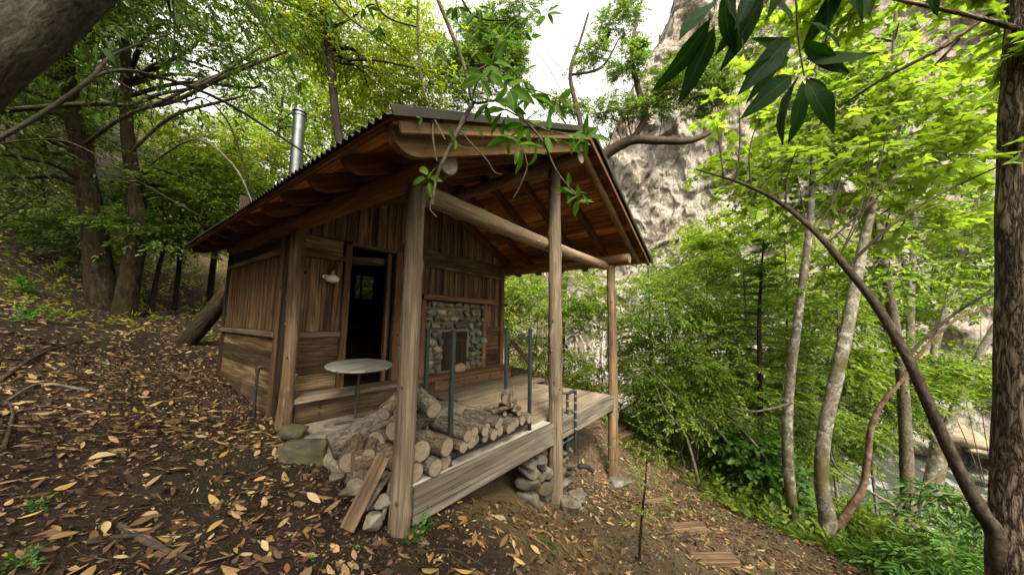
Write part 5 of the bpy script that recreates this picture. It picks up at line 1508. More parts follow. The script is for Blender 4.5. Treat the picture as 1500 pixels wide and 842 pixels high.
# pale alders growing from one foot, and a red peeling stem
P, r = trunk_of([(1172, 782, 5.0, 24.5), (1160, 735, 5.0, 18.0), (1153, 650, 5.0, 17.3), (1157, 560, 5.05, 15.8), (1172, 440, 5.1, 13.7), (1186, 330, 5.2, 11.5), (1192, 220, 5.3, 8.6), (1196, 100, 5.4, 5.0)])
make_tree('alder_tree', 'slim pale alder trunk standing left of its thicker neighbour', 'tree', [(P, r)], [
    ell(1150, 250, 5.6, 80, 60, 420, 18), ell(1200, 130, 5.6, 80, 60, 380, 16), ell(1170, 420, 5.8, 60, 30, 160, 8)], 'alder', M['alder_bark'], 'pale alder trunks by the creek', .11, .075, 7, .4, seed=14, limb_r=.015, nl=4, seg=14)
P, r = trunk_of([(1215, 800, 4.7, 38.4), (1213, 762, 4.7, 29.4), (1203, 700, 4.75, 23.0), (1208, 630, 4.8, 22.4), (1226, 550, 4.85, 23.0), (1246, 455, 4.9, 20.5), (1262, 370, 5.0, 17.9), (1280, 290, 5.1, 14.7), (1298, 200, 5.2, 11.5), (1310, 60, 5.4, 7.7), (1316, -80, 5.6, 3.9)])
make_tree('alder_tree', 'thick pale lichen spotted alder trunk with a mossy foot', 'tree', [(P, r)], [
    ell(1290, 150, 5.4, 100, 60, 500, 18), ell(1330, 60, 5.4, 100, 60, 420, 16), ell(1240, 60, 5.6, 80, 50, 300, 12), ell(1225, 500, 5.4, 34, 40, 70, 6), ell(1310, 400, 5.6, 60, 40, 240, 10)], 'alder', M['alder_bark'], 'pale alder trunks by the creek', .12, .085, 7, .4, seed=15, limb_r=.02, nl=4, seg=16)
P, r = trunk_of([(1222, 785, 4.65, 17.3), (1245, 745, 4.6, 13.7), (1264, 712, 4.55, 12.2), (1272, 660, 4.5, 10.8), (1276, 625, 4.45, 10.8), (1292, 590, 4.4, 8.6), (1318, 560, 4.3, 7.2), (1350, 515, 4.2, 6.5), (1400, 468, 4.1, 5.8), (1455, 445, 4.0, 4.3), (1540, 380, 3.9, 2.2)])
make_tree('madrone_stem', 'crooked red barked stem curving to the right from the alder foot', 'tree', [(P, r)], [ell(1480, 400, 4.2, 60, 50, 70, 6)], 'fresh', M['madrone'], None, .10, .045, 7, .35, seed=16, limb_r=.008, nl=2, seg=12, rough=.16, knots=9)
P, r = trunk_of([(1352, 770, 9.0, 37.4), (1360, 740, 9.0, 32.3), (1370, 690, 9.0, 30.6), (1378, 640, 9.0, 30.6)])
P2, r2 = pth([(1374, 650, 9.0, 18.7), (1345, 595, 9.1, 17.0), (1334, 500, 9.2, 14.4), (1336, 400, 9.4, 11.9), (1345, 250, 9.6, 7.6)])
P3, r3 = pth([(1376, 650, 9.0, 17.0), (1358, 570, 8.9, 13.6), (1378, 480, 8.9, 11.9), (1400, 400, 8.9, 9.3), (1440, 260, 9, 6.0)])
P4, r4 = pth([(1378, 650, 9.0, 20.4), (1410, 575, 8.9, 17.8), (1440, 510, 8.8, 15.3), (1480, 440, 8.7, 11.9), (1540, 330, 8.6, 7.6)])
make_tree('alder_tree', 'three stemmed pale alder standing on the creek bank', 'tree', [(P, r), (P2, r2), (P3, r3), (P4, r4)], [
    ell(1370, 380, 9.4, 90, 50, 600, 20), ell(1430, 320, 9.2, 80, 60, 500, 18), ell(1350, 230, 9.6, 90, 60, 520, 18), ell(1470, 540, 9, 60, 40, 280, 12), ell(1320, 560, 9.6, 60, 40, 260, 12)], 'alder', M['alder_bark'], 'pale alder trunks by the creek', .14, .09, 7, .5, seed=17, limb_r=.03, nl=4, seg=14)
# maple with large lime leaves behind the leaning stem
P, r = trunk_of([(1330, 720, 7.0, 24), (1322, 560, 7.0, 20), (1300, 420, 7.0, 17), (1275, 300, 7.0, 13), (1250, 160, 7, 8)])
make_tree('maple_tree', 'maple with broad lime green leaves hanging before the cliff', 'tree', [(P, r)], [
    ell(1130, 215, 5.6, 80, 40, 130, 12), ell(1230, 180, 5.4, 100, 50, 190, 14), ell(1330, 235, 5.2, 90, 50, 180, 14), ell(1200, 300, 6.2, 100, 40, 130, 12), ell(1420, 160, 5.2, 60, 50, 110, 9), ell(1090, 150, 6., 60, 30, 60, 8), ell(1290, 340, 6.2, 90, 36, 110, 10)],
    'maple', M['branch'], None, .17, .16, 5, .45, 'maple', seed=18, limb_r=.018, nl=3, seg=10, droop=.3)
# young fir
P, r = trunk_of([(1117, 745, 6.2, 11), (1114, 600, 6.2, 9), (1112, 480, 6.2, 7), (1116, 390, 6.2, 4), (1119, 350, 6.2, 1.5)])
rng = np.random.default_rng(55)
fir = thing('young_fir', 'slender young fir with flat bright green boughs and a thin dark stem', 'tree', tuple(P[0]))
mb = MB().tube(P, r, 10, .08, 2, 2, False, sub=5)
Pd, rd = spline(P, r, 10)
ss, aa, ll = [], [], []
for q in range(90):
    t = rng.random()**.8; z = P[-1][2]*(t)+(P[0][2]+1.6)*(1-t)
    i = int(np.argmin(np.abs(Pd[:, 2]-z))); ang = rng.uniform(0, 6.283)
    Lb = (1-t)*1.05+.10
    dr_ = np.array([math.cos(ang), math.sin(ang), .22-.45*(1-t)])
    e = Pd[i]+dr_*Lb
    mb.tube([Pd[i], Pd[i]+dr_*Lb*.5+np.array([0, 0, .03]), e], [.008, .005, .002], 5, caps=False)
    m_ = int(10+Lb*26)
    w = rng.random(m_)**.8
    p_ = Pd[i]+dr_*Lb*w[:, None]
    sdv = np.cross(dr_, [0, 0, 1.]); sg = rng.choice([-1., 1.], m_)[:, None]
    ss.append(p_); aa.append(dr_[None]*.8+sdv[None]*sg*.8+rng.normal(size=(m_, 3))*.12); ll.append(np.full(m_, .10)+.18*(1-w)*Lb)
mb.build('trunk', M['dark_bark'], fir)
V, Q = sprays(np.concatenate(ss), np.concatenate(aa), np.concatenate(ll), 14, .042, .007, rng, droop=.1, spread=1.1, pts=4, tiltn=.2)
np_mesh('crown', V, Q, [L_['fir']], fir)

# shrubs and small trees between the porch and the cliff
def shrub(label, base_uv, d, ms, leaf, seed, Lf=.08, Wf=.03, k=9, ln=.35, name='shrub', group='shrubs along the creek slope', bark_m=None, stems=5, pts=6, droop=.25, kind='lance'):
    rng = np.random.default_rng(seed)
    b = at(*base_uv, d); b[2] = gz(b[0], b[1])-.1
    tr = []
    for s in range(stems):
        c, rad, n, cl = ms[s % len(ms)]
        tgt = np.asarray(c)+rng.normal(size=3)*np.asarray(rad)*.4
        tr.append((np.array([b+rng.normal(size=3)*np.array([.08, .08, 0]), b*.6+tgt*.4+rng.normal(size=3)*.08+np.array([0, 0, .1]), tgt]), np.array([.018, .014, .006])*(.45 if d < 5 else .8)))
    return make_tree(name, label, 'shrub', tr, ms, leaf, bark_m or M['branch'], group, Lf, Wf, k, ln, kind, pts, seed, .008, 3, 6, .1, .003, droop, base=b)
shrub('tall willowy shrub with pale yellow green leaves beside the right post', (962, 640), 7.0, [ell(962, 440, 7, 40, 60, 420, 20), ell(985, 520, 6.8, 50, 50, 420, 20), ell(945, 560, 6.8, 30, 40, 200, 12), ell(1010, 430, 7.2, 40, 40, 260, 14)], 'fresh', 61, .10, .026)
shrub('dense green shrub at the edge of the path below the right post', (1000, 650), 6.4, [ell(990, 600, 6.3, 50, 40, 380, 18), ell(1035, 560, 6.4, 46, 50, 380, 18), ell(960, 570, 6.6, 36, 30, 220, 12)], 'fresh', 62, .085, .036)
shrub('leafy shrub between the willowy shrub and the young fir', (1070, 680), 6.6, [ell(1065, 600, 6.6, 46, 50, 380, 18), ell(1050, 500, 6.8, 46, 50, 360, 18), ell(1085, 660, 6.4, 40, 34, 240, 12)], 'fresh', 63, .095, .042)
shrub('low broad leaved shrub at the foot of the young fir', (1120, 720), 5.8, [ell(1105, 660, 5.9, 40, 24, 120, 10), ell(1130, 700, 5.6, 46, 26, 130, 10)], 'weed', 64, .13, .09, 6, .3)
shrub('wide shrub of mid green leaves behind the alders', (1320, 640), 8.6, [ell(1300, 580, 8.6, 60, 60, 560, 22), ell(1250, 620, 8.4, 50, 60, 460, 18), ell(1345, 530, 9, 50, 50, 400, 16)], 'mid', 65, .11, .045)
shrub('light green shrub between the two pale alders', (1185, 700), 7.0, [ell(1190, 620, 7., 44, 60, 460, 18), ell(1140, 580, 7.2, 44, 60, 420, 18), ell(1200, 520, 7.4, 50, 50, 400, 16)], 'alder', 66, .10, .045)
shrub('low leafy shrub on the bank under the red stem', (1270, 790), 4.9, [ell(1270, 770, 4.9, 60, 24, 160, 12), ell(1320, 800, 4.7, 60, 30, 160, 12), ell(1250, 830, 4.5, 60, 24, 120, 10)], 'mid', 67, .085, .036)
shrub('fern like shrub at the right edge below the fissured trunk', (1400, 820), 3.6, [ell(1400, 810, 3.5, 60, 26, 80, 8), ell(1440, 740, 3.7, 44, 26, 60, 8), ell(1350, 840, 3.5, 50, 26, 70, 8)], 'weed', 68, .12, .035)
shrub('small tree with layered light leaves seen between the porch posts', (780, 560), 9.0, [ell(785, 440, 9, 44, 40, 360, 16), ell(850, 470, 9.2, 46, 40, 360, 16), ell(790, 530, 8.8, 40, 30, 240, 12), ell(850, 540, 8.8, 46, 26, 260, 12)], 'alder', 69, .11, .05, name='small_tree', group='shrubs beyond the porch')
shrub('drooping light green shrub beyond the right end of the deck', (880, 575), 8.4, [ell(862, 430, 8.6, 40, 30, 240, 12), ell(915, 500, 8.2, 26, 50, 220, 12), ell(870, 560, 8., 30, 22, 160, 8)], 'maple', 70, .11, .04, group='shrubs beyond the porch')
shrub('pale leaved tree growing against the foot of the cliff', (1020, 560), 10.0, [ell(1050, 345, 10, 80, 36, 560, 20), ell(1000, 400, 10, 50, 40, 340, 14), ell(1110, 400, 10.5, 70, 46, 480, 18), ell(1190, 420, 10.5, 60, 50, 400, 14)], 'maple', 71, .14, .06, name='small_tree', group='small trees before the cliff')
shrub('wide leafy tree right of the pale alders against the cliff', (1440, 620), 11.0, [ell(1420, 430, 11, 90, 50, 560, 20), ell(1480, 330, 11, 70, 60, 460, 16), ell(1330, 460, 11.5, 70, 50, 460, 16), ell(1420, 560, 10.5, 70, 34, 360, 14)], 'alder', 72, .15, .07, name='small_tree', group='small trees before the cliff')
shrub('leafy tree filling the gap between fir and pale alders', (1150, 600), 9.5, [ell(1130, 480, 9.5, 60, 60, 520, 20), ell(1220, 470, 9.8, 60, 60, 460, 18), ell(1050, 450, 9.8, 50, 46, 380, 14), ell(1100, 560, 9, 80, 40, 460, 16)], 'alder', 73, .13, .055, name='small_tree', group='small trees before the cliff')

shrub('low spreading shrub filling the dip beyond the right post', (1000, 690), 7.6, [ell(985, 650, 7.6, 60, 24, 300, 14), ell(1050, 680, 7.4, 60, 26, 300, 14), ell(1110, 640, 7.8, 50, 30, 260, 12)], 'fresh', 75, .10, .05)
shrub('leafy bush with mixed green leaves behind the low spreading shrub', (1010, 640), 9.2, [ell(960, 610, 9.2, 50, 34, 320, 14), ell(1040, 620, 9.0, 60, 40, 380, 16), ell(1100, 560, 9.2, 60, 40, 340, 14)], 'alder', 76, .12, .055)
# bent bare saplings leaning over the slope
for k, (pts_, w, lb) in enumerate([([(1025, 700), (1005, 640), (975, 600), (960, 565)], 6, 'bare pale sapling curving up from the path edge'), ([(1130, 720), (1060, 640), (1000, 590), (930, 520)], 6, 'long dead pole leaning left across the shrubs'), ([(1180, 740), (1110, 655), (1050, 600)], 6, 'second leaning dead pole nearer the alder foot'), ([(1235, 842), (1300, 800), (1320, 740), (1380, 690)], 7, 'forked bare branch rising beside the creek'), ([(1310, 740), (1230, 690), (1215, 650)], 5, 'thin grey dead branch behind the red stem'), ([(1160, 590), (1110, 602), (1070, 596)], 5, 'short pale branch sticking out from the slim alder')]):
    d = [5.6, 5.8, 5.6, 4.0, 4.9, 4.9][k]
    P = np.array([at(u, v, d+.08*i) for i, (u, v) in enumerate(pts_)])
    if k in (0, 1, 2): P[0] = down_to_ground(P[0], .02)
    one(MB().tube(P, np.linspace(1, .35, len(P))*wpx(w, 1100, d)/2, 7, .1, 2, 3, sub=5), 'bare_branch', M['branch'], lb, 'branch', 'bare branches along the slope')

for k, (u, d, h, lf) in enumerate([(945, 8.6, 250, 'fresh'), (1030, 8.2, 260, 'maple'), (1085, 7.8, 250, 'alder'), (985, 7.4, 190, 'alder'), (1145, 8.4, 300, 'maple'), (1220, 7.6, 260, 'alder'), (1275, 8.2, 300, 'fresh')]):
    lb = ['slim willowy sapling standing next to the right post', 'lime leaved sapling in front of the cliff foot', 'airy sapling just left of the young fir', 'short airy sapling above the path edge', 'tall lime sapling right of the young fir', 'light green sapling between the alder trunks', 'slender sapling right of the thick alder trunk'][k]
    v0 = 640
    P, r = trunk_of([(u, v0, d, 5), (u+8, v0-h*.5, d, 4), (u+4, v0-h, d, 2)])
    make_tree('sapling', lb, 'sapling', [(P, r)], [ell(u+6, v0-h*.95, d, 34, 26, 90, 8), ell(u-8, v0-h*.65, d, 46, 24, 110, 8), ell(u+14, v0-h*.35, d, 44, 24, 90, 8)], lf, M['branch'], 'airy saplings before the cliff', .115, .05, 8, .42, seed=120+k, limb_r=.008, nl=4, seg=7)
# thin sapling with tiny leaves in the front of the path
P, r = trunk_of([(936, 830, 2.9, 5), (940, 760, 2.9, 4), (946, 700, 2.95, 3), (948, 640, 3.0, 1.6)])
make_tree('sapling', 'thin sapling with tiny pale leaves standing on the path slope', 'sapling', [(P, r)], [ell(960, 740, 2.9, 55, 20, 26, 8), ell(920, 670, 2.95, 55, 16, 22, 8), ell(955, 640, 3.0, 40, 24, 20, 6)], 'fresh', M['dark_bark'], None, .028, .012, 12, .16, seed=81, limb_r=.002, nl=3, seg=6, twig=.0012)

# ------------------------------------------------------------------ near overhanging sprays
def near_branch(name, label, cat, courses, leafset, leaf, bark_m, seed, Lf, Wf, fold=.12, hang=.5, grid=6, group=None, upt=(.2, .8)):
    """courses: twig lines of survey marks; leafset: (u, v, d, du, dv, length scale) leaf base and pointing direction"""
    rng = np.random.default_rng(seed)
    b = at(*courses[0][0][:3])
    t = thing(name, label, cat, tuple(b), group)
    mb = MB()
    for c in courses:
        P, r = pth(c); mb.tube(P, r, 8, .12, 4, 3, False, sub=5)
    mb.build('twig', bark_m, t)
    Vs, Ps, Us, off = [], [], [], 0
    for (u, v, d, du, dv, s) in leafset:
        b_ = at(u, v, d); ax = nrm(CR*du-CU*dv+FWD*rng.uniform(-.45, .45)*math.hypot(du, dv))
        nm = nrm(-FWD*rng.uniform(.3, 1.)+np.array([0, 0, 1.])*rng.uniform(*upt)+rng.normal(size=3)*.35)
        sd = nrm(np.cross(nm, ax)); nm = np.cross(ax, sd)
        L = Lf*s; W = Wf*s*rng.uniform(.9, 1.15)
        T = np.linspace(0, 1, grid+2); X = np.array([-1, -.5, 0, .5, 1])
        wd = np.sin(np.pi*np.clip(T, 0, 1)**.85)**.8*(1-.12*T); wd[0] = .03; wd[-1] = .0
        G = []
        bend = rng.uniform(-.05, .32); side = rng.normal()*.09; tw = rng.normal()*.5; fo = fold*rng.uniform(.3, 1.7)
        for ti, wi in zip(T, wd):
            for x in X:
                ct, s_t = math.cos(tw*ti), math.sin(tw*ti)
                G.append(b_+ax*L*(ti+.06)+(sd*ct+nm*s_t)*x*W*.5*wi*(1+.08*math.sin(ti*11+x*5+u))+sd*side*L*ti**2+nm*(fo*W*abs(x)*wi*1.1-bend*L*ti**2+.012*L*math.sin(ti*14+x*3+v)))
        nx = 5; q = []
        for i in range(len(T)-1):
            for j in range(nx-1): q.append((i*nx+j, i*nx+j+1, (i+1)*nx+j+1, (i+1)*nx+j))
        uvg = np.array([(x, ti) for ti in T for x in X])
        Vs.append(np.array(G)); Ps.append(np.array(q)+off); Us.append(uvg[np.array(q)].reshape(-1, 2)); off += len(G)
    np_mesh('foliage', np.concatenate(Vs), [np.concatenate(Ps)], [leaf], t, True, uv=np.concatenate(Us))
    return t
def vein_leaf(name, a, b_, vein, trans=.35):
    mt, nt, out = new_mat(name)
    isl = geo(nt).outputs['Random Per Island']
    n_ = noise(nt, objn(nt), 30, 4, .6)
    c = mix(nt, isl, a, b_)
    c = mix(nt, 1., c, ramp(nt, n_, [(.3, (.75,)*3), (.7, (1.2,)*3)]), 'MULTIPLY')
    sx = nt.nodes.new('ShaderNodeSeparateXYZ'); nt.links.new(uvn(nt), sx.inputs[0])
    ab = math_n(nt, 'ABSOLUTE', sx.outputs[0], 0.)
    mid_ = ramp(nt, ab, [(.03, (1,)*3), (.09, (0,)*3)])
    sv_ = math_n(nt, 'FRACT', math_n(nt, 'SUBTRACT', math_n(nt, 'MULTIPLY', sx.outputs[1], 11.), math_n(nt, 'MULTIPLY', ab, 1.6)), 0.)
    sd_ = ramp(nt, sv_, [(.0, (.35,)*3), (.12, (0,)*3)])
    vf = math_n(nt, 'MAXIMUM', math_n(nt, 'MULTIPLY', mid_, .75), sd_)
    c = mix(nt, vf, c, tuple(min(1, x*1.6+.008) for x in b_))
    spn = noise(nt, objn(nt), 85, 3, .5)
    c = mix(nt, ramp(nt, spn, [(.70, (0,)*3), (.74, (.8,)*3)]), c, (.06, .035, .012))
    p = principled(nt, out, c, .5, bump(nt, vf, .4, .002), .06)
    t = nt.nodes.new('ShaderNodeBsdfTranslucent'); nt.links.new(mix(nt, 1., c, (1., 1.3, .5), 'MULTIPLY'), t.inputs[0])
    ms = nt.nodes.new('ShaderNodeMixShader'); ms.inputs[0].default_value = trans
    nt.links.new(p.outputs[0], ms.inputs[1]); nt.links.new(t.outputs[0], ms.inputs[2]); nt.links.new(ms.outputs[0], out.inputs[0])
    return mt
M['laurel_near'] = vein_leaf('laurel_leaf', (.011, .034, .006), (.020, .056, .009), None, .35)
M['madrone_near'] = vein_leaf('oval_leaf', (.045, .115, .014), (.11, .20, .022), None, .4)
M['bay_near'] = vein_leaf('hanging_leaf', (.03, .07, .012), (.06, .12, .02), None, .4)
# hanging laurel twig, upper right (d about 1 m)
D0 = .95
cs = [[(1160, -90, D0, 5), (1166, 0, D0, 4), (1170, 60, D0, 3.2), (1178, 112, D0, 2.4)], [(1060, -80, D0+.06, 4), (1052, -20, D0+.06, 3), (1046, 15, D0+.06, 2)], [(1120, -80, D0+.1, 4), (1122, -10, D0+.1, 2.5)], [(1330, -120, D0+.3, 4), (1240, -60, D0+.15, 4), (1160, -90, D0, 4)]]
lv = [(1178, 112, D0, 12, 80, .98), (1176, 114, D0+.02, -5, 72, .85), (1172, 108, D0, -46, 72, 1.1), (1164, 108, D0+.03, -72, 52, 1.05), (1182, 112, D0+.03, 48, 24, .72), (1174, 56, D0, 56, 46, .85), (1174, 86, D0+.02, 70, 20, .82), (1160, 54, D0, -72, 66, 1.12), (1158, 84, D0+.03, -66, 42, .95), (1152, 62, D0+.05, -36, 58, .9),
      (1160, 62, D0+.06, -50, 12, .62), (1172, 30, D0+.02, 76, 6, .88), (1050, 0, D0+.06, -72, 68, 1.15), (1046, 20, D0+.07, -52, 86, 1.15), (1050, 32, D0+.09, -32, 96, 1.15), (1056, -20, D0+.06, 4, 108, 1.25), (1062, -16, D0+.1, 10, 70, .9), (1120, -14, D0+.1, -30, 78, 1.1), (1122, -10, D0+.12, -60, 66, 1.0), (1126, -6, D0+.12, 16, 34, .6), (1100, -26, D0+.1, -16, 60, .9), (1150, -40, D0+.02, -30, 66, .8), (1210, -40, D0+.1, 20, 46, .9), (1280, -50, D0+.2, -10, 44, .9), (1236, -30, D0+.1, -26, 76, .9), (1355, -30, D0+.3, 10, 36, .7), (1225, -50, D0+.1, 22, 56, .9)]
near_branch('laurel_branch', 'dark lance leaved laurel twig hanging at upper right before the cliff', 'branch', cs, lv, M['laurel_near'], M['branch'], 3, .205, .052, upt=(-.5, .1))
# twig with oval leaves hanging over the gable
D1 = 1.9
rng = np.random.default_rng(31)
cs = [[(625, -40, D1, 6), (662, 50, D1, 6), (684, 110, D1, 5), (694, 150, D1, 4), (735, 150, D1, 3.4), (790, 200, D1, 3), (815, 250, D1, 2.5), (845, 288, D1, 1.8)],
      [(694, 150, D1, 6), (682, 170, D1, 7), (660, 215, D1, 6), (640, 258, D1, 5), (634, 300, D1, 4)], [(612, -20, D1+.1, 3), (612, 60, D1+.1, 3), (618, 120, D1+.1, 3), (632, 165, D1+.1, 3), (652, 205, D1+.1, 2)], [(634, 165, D1+.1, 2.5), (634, 200, D1+.1, 3), (640, 236, D1+.08, 2)],
      [(672, 188, D1, 2.4), (690, 210, D1, 2.6), (714, 236, D1, 2.6), (724, 252, D1, 2.2), (736, 256, D1, 1.4)], [(634, 290, D1, 3), (630, 306, D1, 2.5), (640, 318, D1, 1.4)], [(760, 205, D1+.05, 2), (772, 240, D1+.05, 2.6), (764, 268, D1+.05, 2.6), (752, 290, D1+.05, 1.4)],
      [(684, 110, D1, 3), (720, 90, D1, 2.4), (732, 55, D1, 1.5)], [(735, 150, D1, 2.6), (770, 130, D1, 2), (830, 150, D1, 1.4)], [(740, 160, D1, 2.4), (800, 190, D1, 2), (862, 200, D1, 1.2)]]
lv = []
def rosette(u, v, d, n, s, a0=0, spread=6.283, rng=rng):
    for k in range(n):
        a = a0+spread*k/n+rng.normal()*.25
        lv.append((u+rng.normal()*3, v+rng.normal()*3, d+rng.normal()*.03, 60*math.cos(a), 60*math.sin(a)*.9+12, s*rng.uniform(.75, 1.15)))
for (u, v, n, s) in [(627, 262, 6, .62), (848, 290, 8, .5), (836, 278, 4, .5), (862, 198, 7, .62), (838, 205, 6, .6), (800, 195, 6, .62), (770, 180, 6, .75), (742, 160, 6, .72), (720, 150, 5, .72), (705, 118, 6, .72), (732, 60, 6, .66), (722, 92, 5, .7), (742, 130, 6, .8), (780, 140, 6, .7), (812, 150, 5, .66), (760, 110, 5, .62), (738, 50, 4, .55), (776, 50, 5, .5), (800, 20, 5, .45), (760, 215, 5, .7), (745, 200, 4, .7), (668, 205, 4, .34), (612, 170, 3, .3), (690, 190, 2, .6), (782, 225, 3, .55)]: rosette(u, v, D1+rng.uniform(-.1, .12), n, s*1.04)
near_branch('overhanging_branch', 'oval leaved branch dangling in front of the gable and near post', 'branch', cs, lv, M['madrone_near'], M['branch'], 32, .175, .066, .15)
# hanging leafy twigs along the upper edge, left of the gable
rng = np.random.default_rng(77)
lv = []; cs = [[(330, -60, 2.4, 5), (380, 30, 2.4, 4), (420, 90, 2.4, 3), (440, 130, 2.4, 2)], [(440, -60, 2.3, 4), (505, 20, 2.3, 3), (560, 60, 2.3, 2), (600, 90, 2.3, 1.5)], [(540, -40, 2.2, 4), (560, 20, 2.2, 3), (610, 40, 2.2, 2)], [(250, -40, 2.2, 4), (256, 40, 2.2, 3), (254, 90, 2.2, 2)], [(650, -60, 2.2, 4), (690, 20, 2.2, 3), (740, 30, 2.2, 2)]]
for (u, v, n, s, d) in [(412, 40, 5, .6, 2.4), (430, 80, 6, .6, 2.4), (440, 120, 5, .55, 2.4), (395, 20, 5, .6, 2.4), (255, 60, 5, .75, 2.2), (254, 90, 4, .7, 2.2), (258, 20, 5, .7, 2.2), (535, 10, 4, .55, 2.3), (555, 40, 5, .5, 2.3), (600, 10, 5, .6, 2.2), (640, 70, 4, .5, 2.2), (670, 10, 5, .6, 2.2), (700, 15, 5, .6, 2.2), (760, 10, 4, .5, 2.3), (480, 20, 4, .55, 2.3)]:
    rosette(u, v, d, n, s, .4, 2.4, rng)
near_branch('hanging_branch', 'thin branch with dangling dark leaves above the left roof slope', 'branch', cs, lv, M['bay_near'], M['branch_dark'], 78, .16, .05, .12)
# few single leaves on bare twigs in the upper left
lv = [(62, 285, 1.6, 60, 30, .6), (146, 165, 1.9, 4, 60, .5), (52, 290, 1.6, -60, -8, .5), (262, 160, 2.4, 6, 50, .45), (295, 145, 2.4, 10, 50, .4), (120, 60, 1.6, -10, 70, .6), (140, 62, 1.6, 16, 60, .7), (155, 70, 1.6, 30, 50, .6)]
cs = [[(-60, 330, 1.7, 5), (0, 318, 1.65, 4), (60, 285, 1.6, 3), (90, 262, 1.6, 2)], [(150, 95, 2.2, 4), (190, 130, 2.3, 4), (262, 150, 2.4, 3.6), (300, 145, 2.4, 3), (340, 190, 2.5, 3.4), (371, 295, 2.6, 2.2)], [(0, 210, 2.2, 4), (100, 208, 2.2, 4), (210, 270, 2.3, 3), (300, 320, 2.4, 1.6)]]
near_branch('bare_twig_branch', 'arching thin twigs with a few single leaves at upper left', 'branch', cs, lv, M['bay_near'], M['branch_dark'], 79, .15, .05, .12)
lv = [(1500, 240, 1.5, -40, -10, .5), (1495, 225, 1.5, -30, 20, .5), (1502, 205, 1.5, -36, 4, .4)]
near_branch('leaf_sprig', 'small bright sprig on the fissured trunk at the right edge', 'branch', [[(1520, 235, 1.5, 3), (1500, 230, 1.5, 2), (1492, 222, 1.5, 1)]], lv, L_['fresh'], M['branch'], 80, .14, .07)

# ------------------------------------------------------------------ low plants
rng = np.random.default_rng(91)
def cover(name, label, n, reg, leaf, seed, Lf, Wf, ln, k=7, dens=None, up_=.8):
    rng = np.random.default_rng(seed)
    x = rng.uniform(reg[0], reg[1], n); y = rng.uniform(reg[2], reg[3], n)
    keep = ~under_cabin(x, y)
    if dens is not None: keep &= rng.random(n) < dens(x, y)
    x, y = x[keep], y[keep]
    s = np.stack([x, y, ground(x, y)], -1); a = rng.normal(size=(len(x), 3))*.6+np.array([0, 0, up_])
    V, Q = sprays(s, a, ln*rng.uniform(.5, 1.2, len(x)), k, Lf, Wf, rng, pts=4, droop=.4)
    return tag(np_mesh(name, V, Q, [L_[leaf]], None), label, kind='stuff')
bank = lambda x, y: np.clip((x-4.6-.35*(y+3))*.6, 0, 1)*np.clip(1.6*patch(x, y, .7, 3)-.1, .15, 1)
cover('ground_cover', 'leafy green ground cover on the bank down to the creek', 16000, (4.5, 14, -12, 3), 'mid', 92, .12, .055, .35, 8, bank)
cover('ground_cover', 'low green plants scattered on the slope behind the cabin', 5200, (-8, 8, 4.5, 18), 'yellow', 93, .10, .045, .30, 7, lambda x, y: np.clip(1.8*patch(x, y, .45, 6)-.45, .0, 1)*np.clip((x+4.5)/4, .12, 1))
cover('weeds', 'scattered small green weeds near the porch posts', 900, (-.6, 5.5, -5.0, -2.5), 'weed', 94, .022, .012, .07, 8, lambda x, y: np.clip(2.2*patch(x, y, 1.6, 4)-1.0, 0, 1))
for k, (u, v, s, lb) in enumerate([(40, 470, .3, 'low leafy plant on the slope at the far left'), (20, 425, .32, 'green seedling clump at left edge above the low leafy plant'), (118, 405, .22, 'small green plant in front of the thick mossy trunk'), (55, 745, .06, 'tiny green seedling at the lower left'), (600, 790, .13, 'bright green weed clump at the foot of the near post'), (178, 440, .24, 'leafy tuft at the right foot of the twin trunks'), (215, 440, .2, 'small leafy plant beside the twin trunk foot'), (20, 830, .07, 'green seedling in the lower left corner'), (805, 800, .07, 'tiny sprouts below the stone pier'), (625, 770, .10, 'weed clump growing out from under the rim beam')]):
    p = hit(u, v); n_ = 16
    t = thing('small_plant', lb, 'plant', tuple(p), 'small green plants on the forest floor')
    r_ = np.random.default_rng(200+k)
    a = r_.normal(size=(n_, 3))*.7+np.array([0, 0, .8]); st_ = np.repeat(p[None], n_, 0)+r_.normal(size=(n_, 3))*np.array([1, 1, 0])*s*.3
    V, Q = sprays(st_, a, s*r_.uniform(.5, 1.1, n_), 7, s*.33, s*.17, r_, droop=.3)
    np_mesh('foliage', V, Q, [L_['weed']], t)
    V, Q = twig_arrays(st_, a, np.full(n_, s), .002, .3); np_mesh('stem', V, Q, [M['branch']], t)
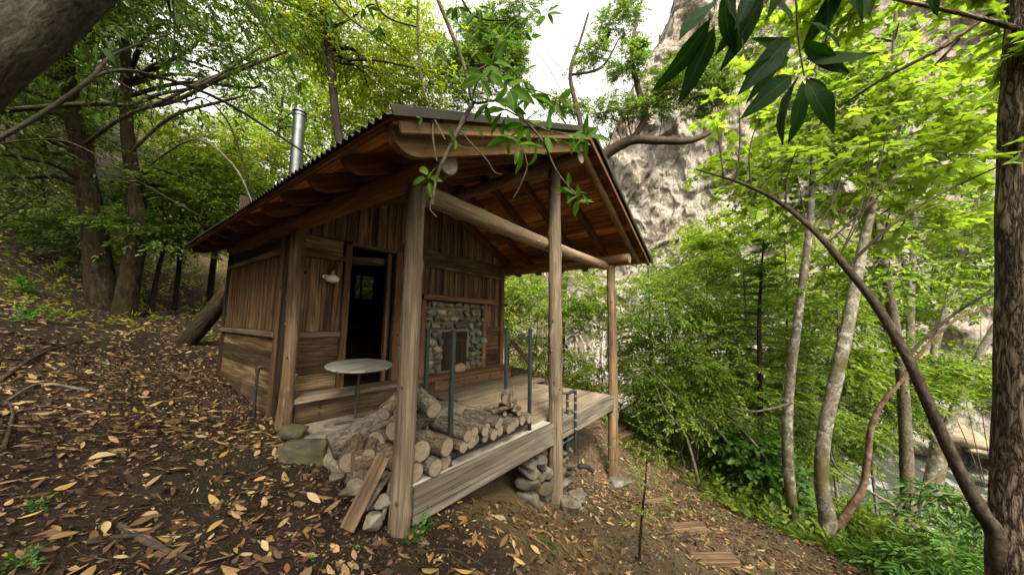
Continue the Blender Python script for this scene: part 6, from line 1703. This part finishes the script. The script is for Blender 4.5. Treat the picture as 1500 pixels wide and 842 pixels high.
# boulders by the creek
M['ochre_rock'] = stone('ochre_creek_rock', [(.24, .15, .06), (.32, .20, .08), (.20, .17, .13)], 3)
for k, (u, v, d, dims, lb) in enumerate([(1395, 640, 12.5, (2.0, 1.6, .7), 'large ochre boulder on the far creek bank'), (1450, 655, 12, (2., 1.6, .8), 'flat ochre rock at the water edge'), (1350, 625, 14, (2.2, 1.8, 1.2), 'rust coloured rock behind the three stemmed alder'), (1420, 735, 9.5, (1.4, 1.1, .5), 'low grey brown rock on the near creek bank'), (1480, 690, 10.5, (.9, .8, .4), 'small pale rock standing in the creek')]):
    c = at(u, v, d)
    V, F = blob(c, dims, 300+k, 4, .3, facets=.8, boxy=.3)
    tag(np_mesh('boulder', V, [F], [M['ochre_rock'] if k < 3 else M['rock']], None, True), lb, 'boulder', 'boulders along the creek')
# ------------------------------------------------------------------ sky, sun, render settings
w = bpy.data.worlds.new('World'); sc.world = w; w.use_nodes = True
nt = w.node_tree
bg = [n for n in nt.nodes if n.type == 'BACKGROUND'][0]
SUN_EL, SUN_AZ = R(48), R(222)      # azimuth clockwise from +y
sky = nt.nodes.new('ShaderNodeTexSky'); sky.sky_type = 'NISHITA'; sky.sun_disc = False
sky.sun_elevation = SUN_EL; sky.sun_rotation = SUN_AZ; sky.dust_density = 4.; sky.air_density = 1.2; sky.altitude = 200
hs = nt.nodes.new('ShaderNodeHueSaturation'); hs.inputs['Saturation'].default_value = .04; hs.inputs['Value'].default_value = 1.0
nt.links.new(sky.outputs[0], hs.inputs['Color'])
cl_ = mix(nt, 1., hs.outputs[0], (1.04, 1.0, .89), 'MULTIPLY')      # warm tint laid over the whole sky in place of white balance
nt.links.new(cl_, bg.inputs['Color'])
bg.inputs['Strength'].default_value = .11
sl = bpy.data.lights.new('sun', 'SUN'); sl.energy = 1.5; sl.angle = R(14); sl.color = (1., .91, .75)
so_ = bpy.data.objects.new('sun', sl); COL.objects.link(so_)
dv = Vector((math.sin(SUN_AZ)*math.cos(SUN_EL), math.cos(SUN_AZ)*math.cos(SUN_EL), math.sin(SUN_EL)))
so_.rotation_euler = dv.to_track_quat('Z', 'Y').to_euler()
sc.view_settings.view_transform = 'Standard'; sc.view_settings.look = 'None'
sc.view_settings.exposure = 2.65; sc.view_settings.gamma = 1
cy_ = sc.cycles
cy_.max_bounces = 7; cy_.diffuse_bounces = 4; cy_.glossy_bounces = 2; cy_.transmission_bounces = 4; cy_.transparent_max_bounces = 6
cy_.caustics_reflective = False; cy_.caustics_refractive = False
cy_.sample_clamp_indirect = 6
cy_.use_denoising = True; cy_.denoising_prefilter = 'NONE'; cy_.denoiser = 'OPENIMAGEDENOISE'
cy_.use_adaptive_sampling = False
sc.render.use_persistent_data = False
sc.render.filter_size = 1.15
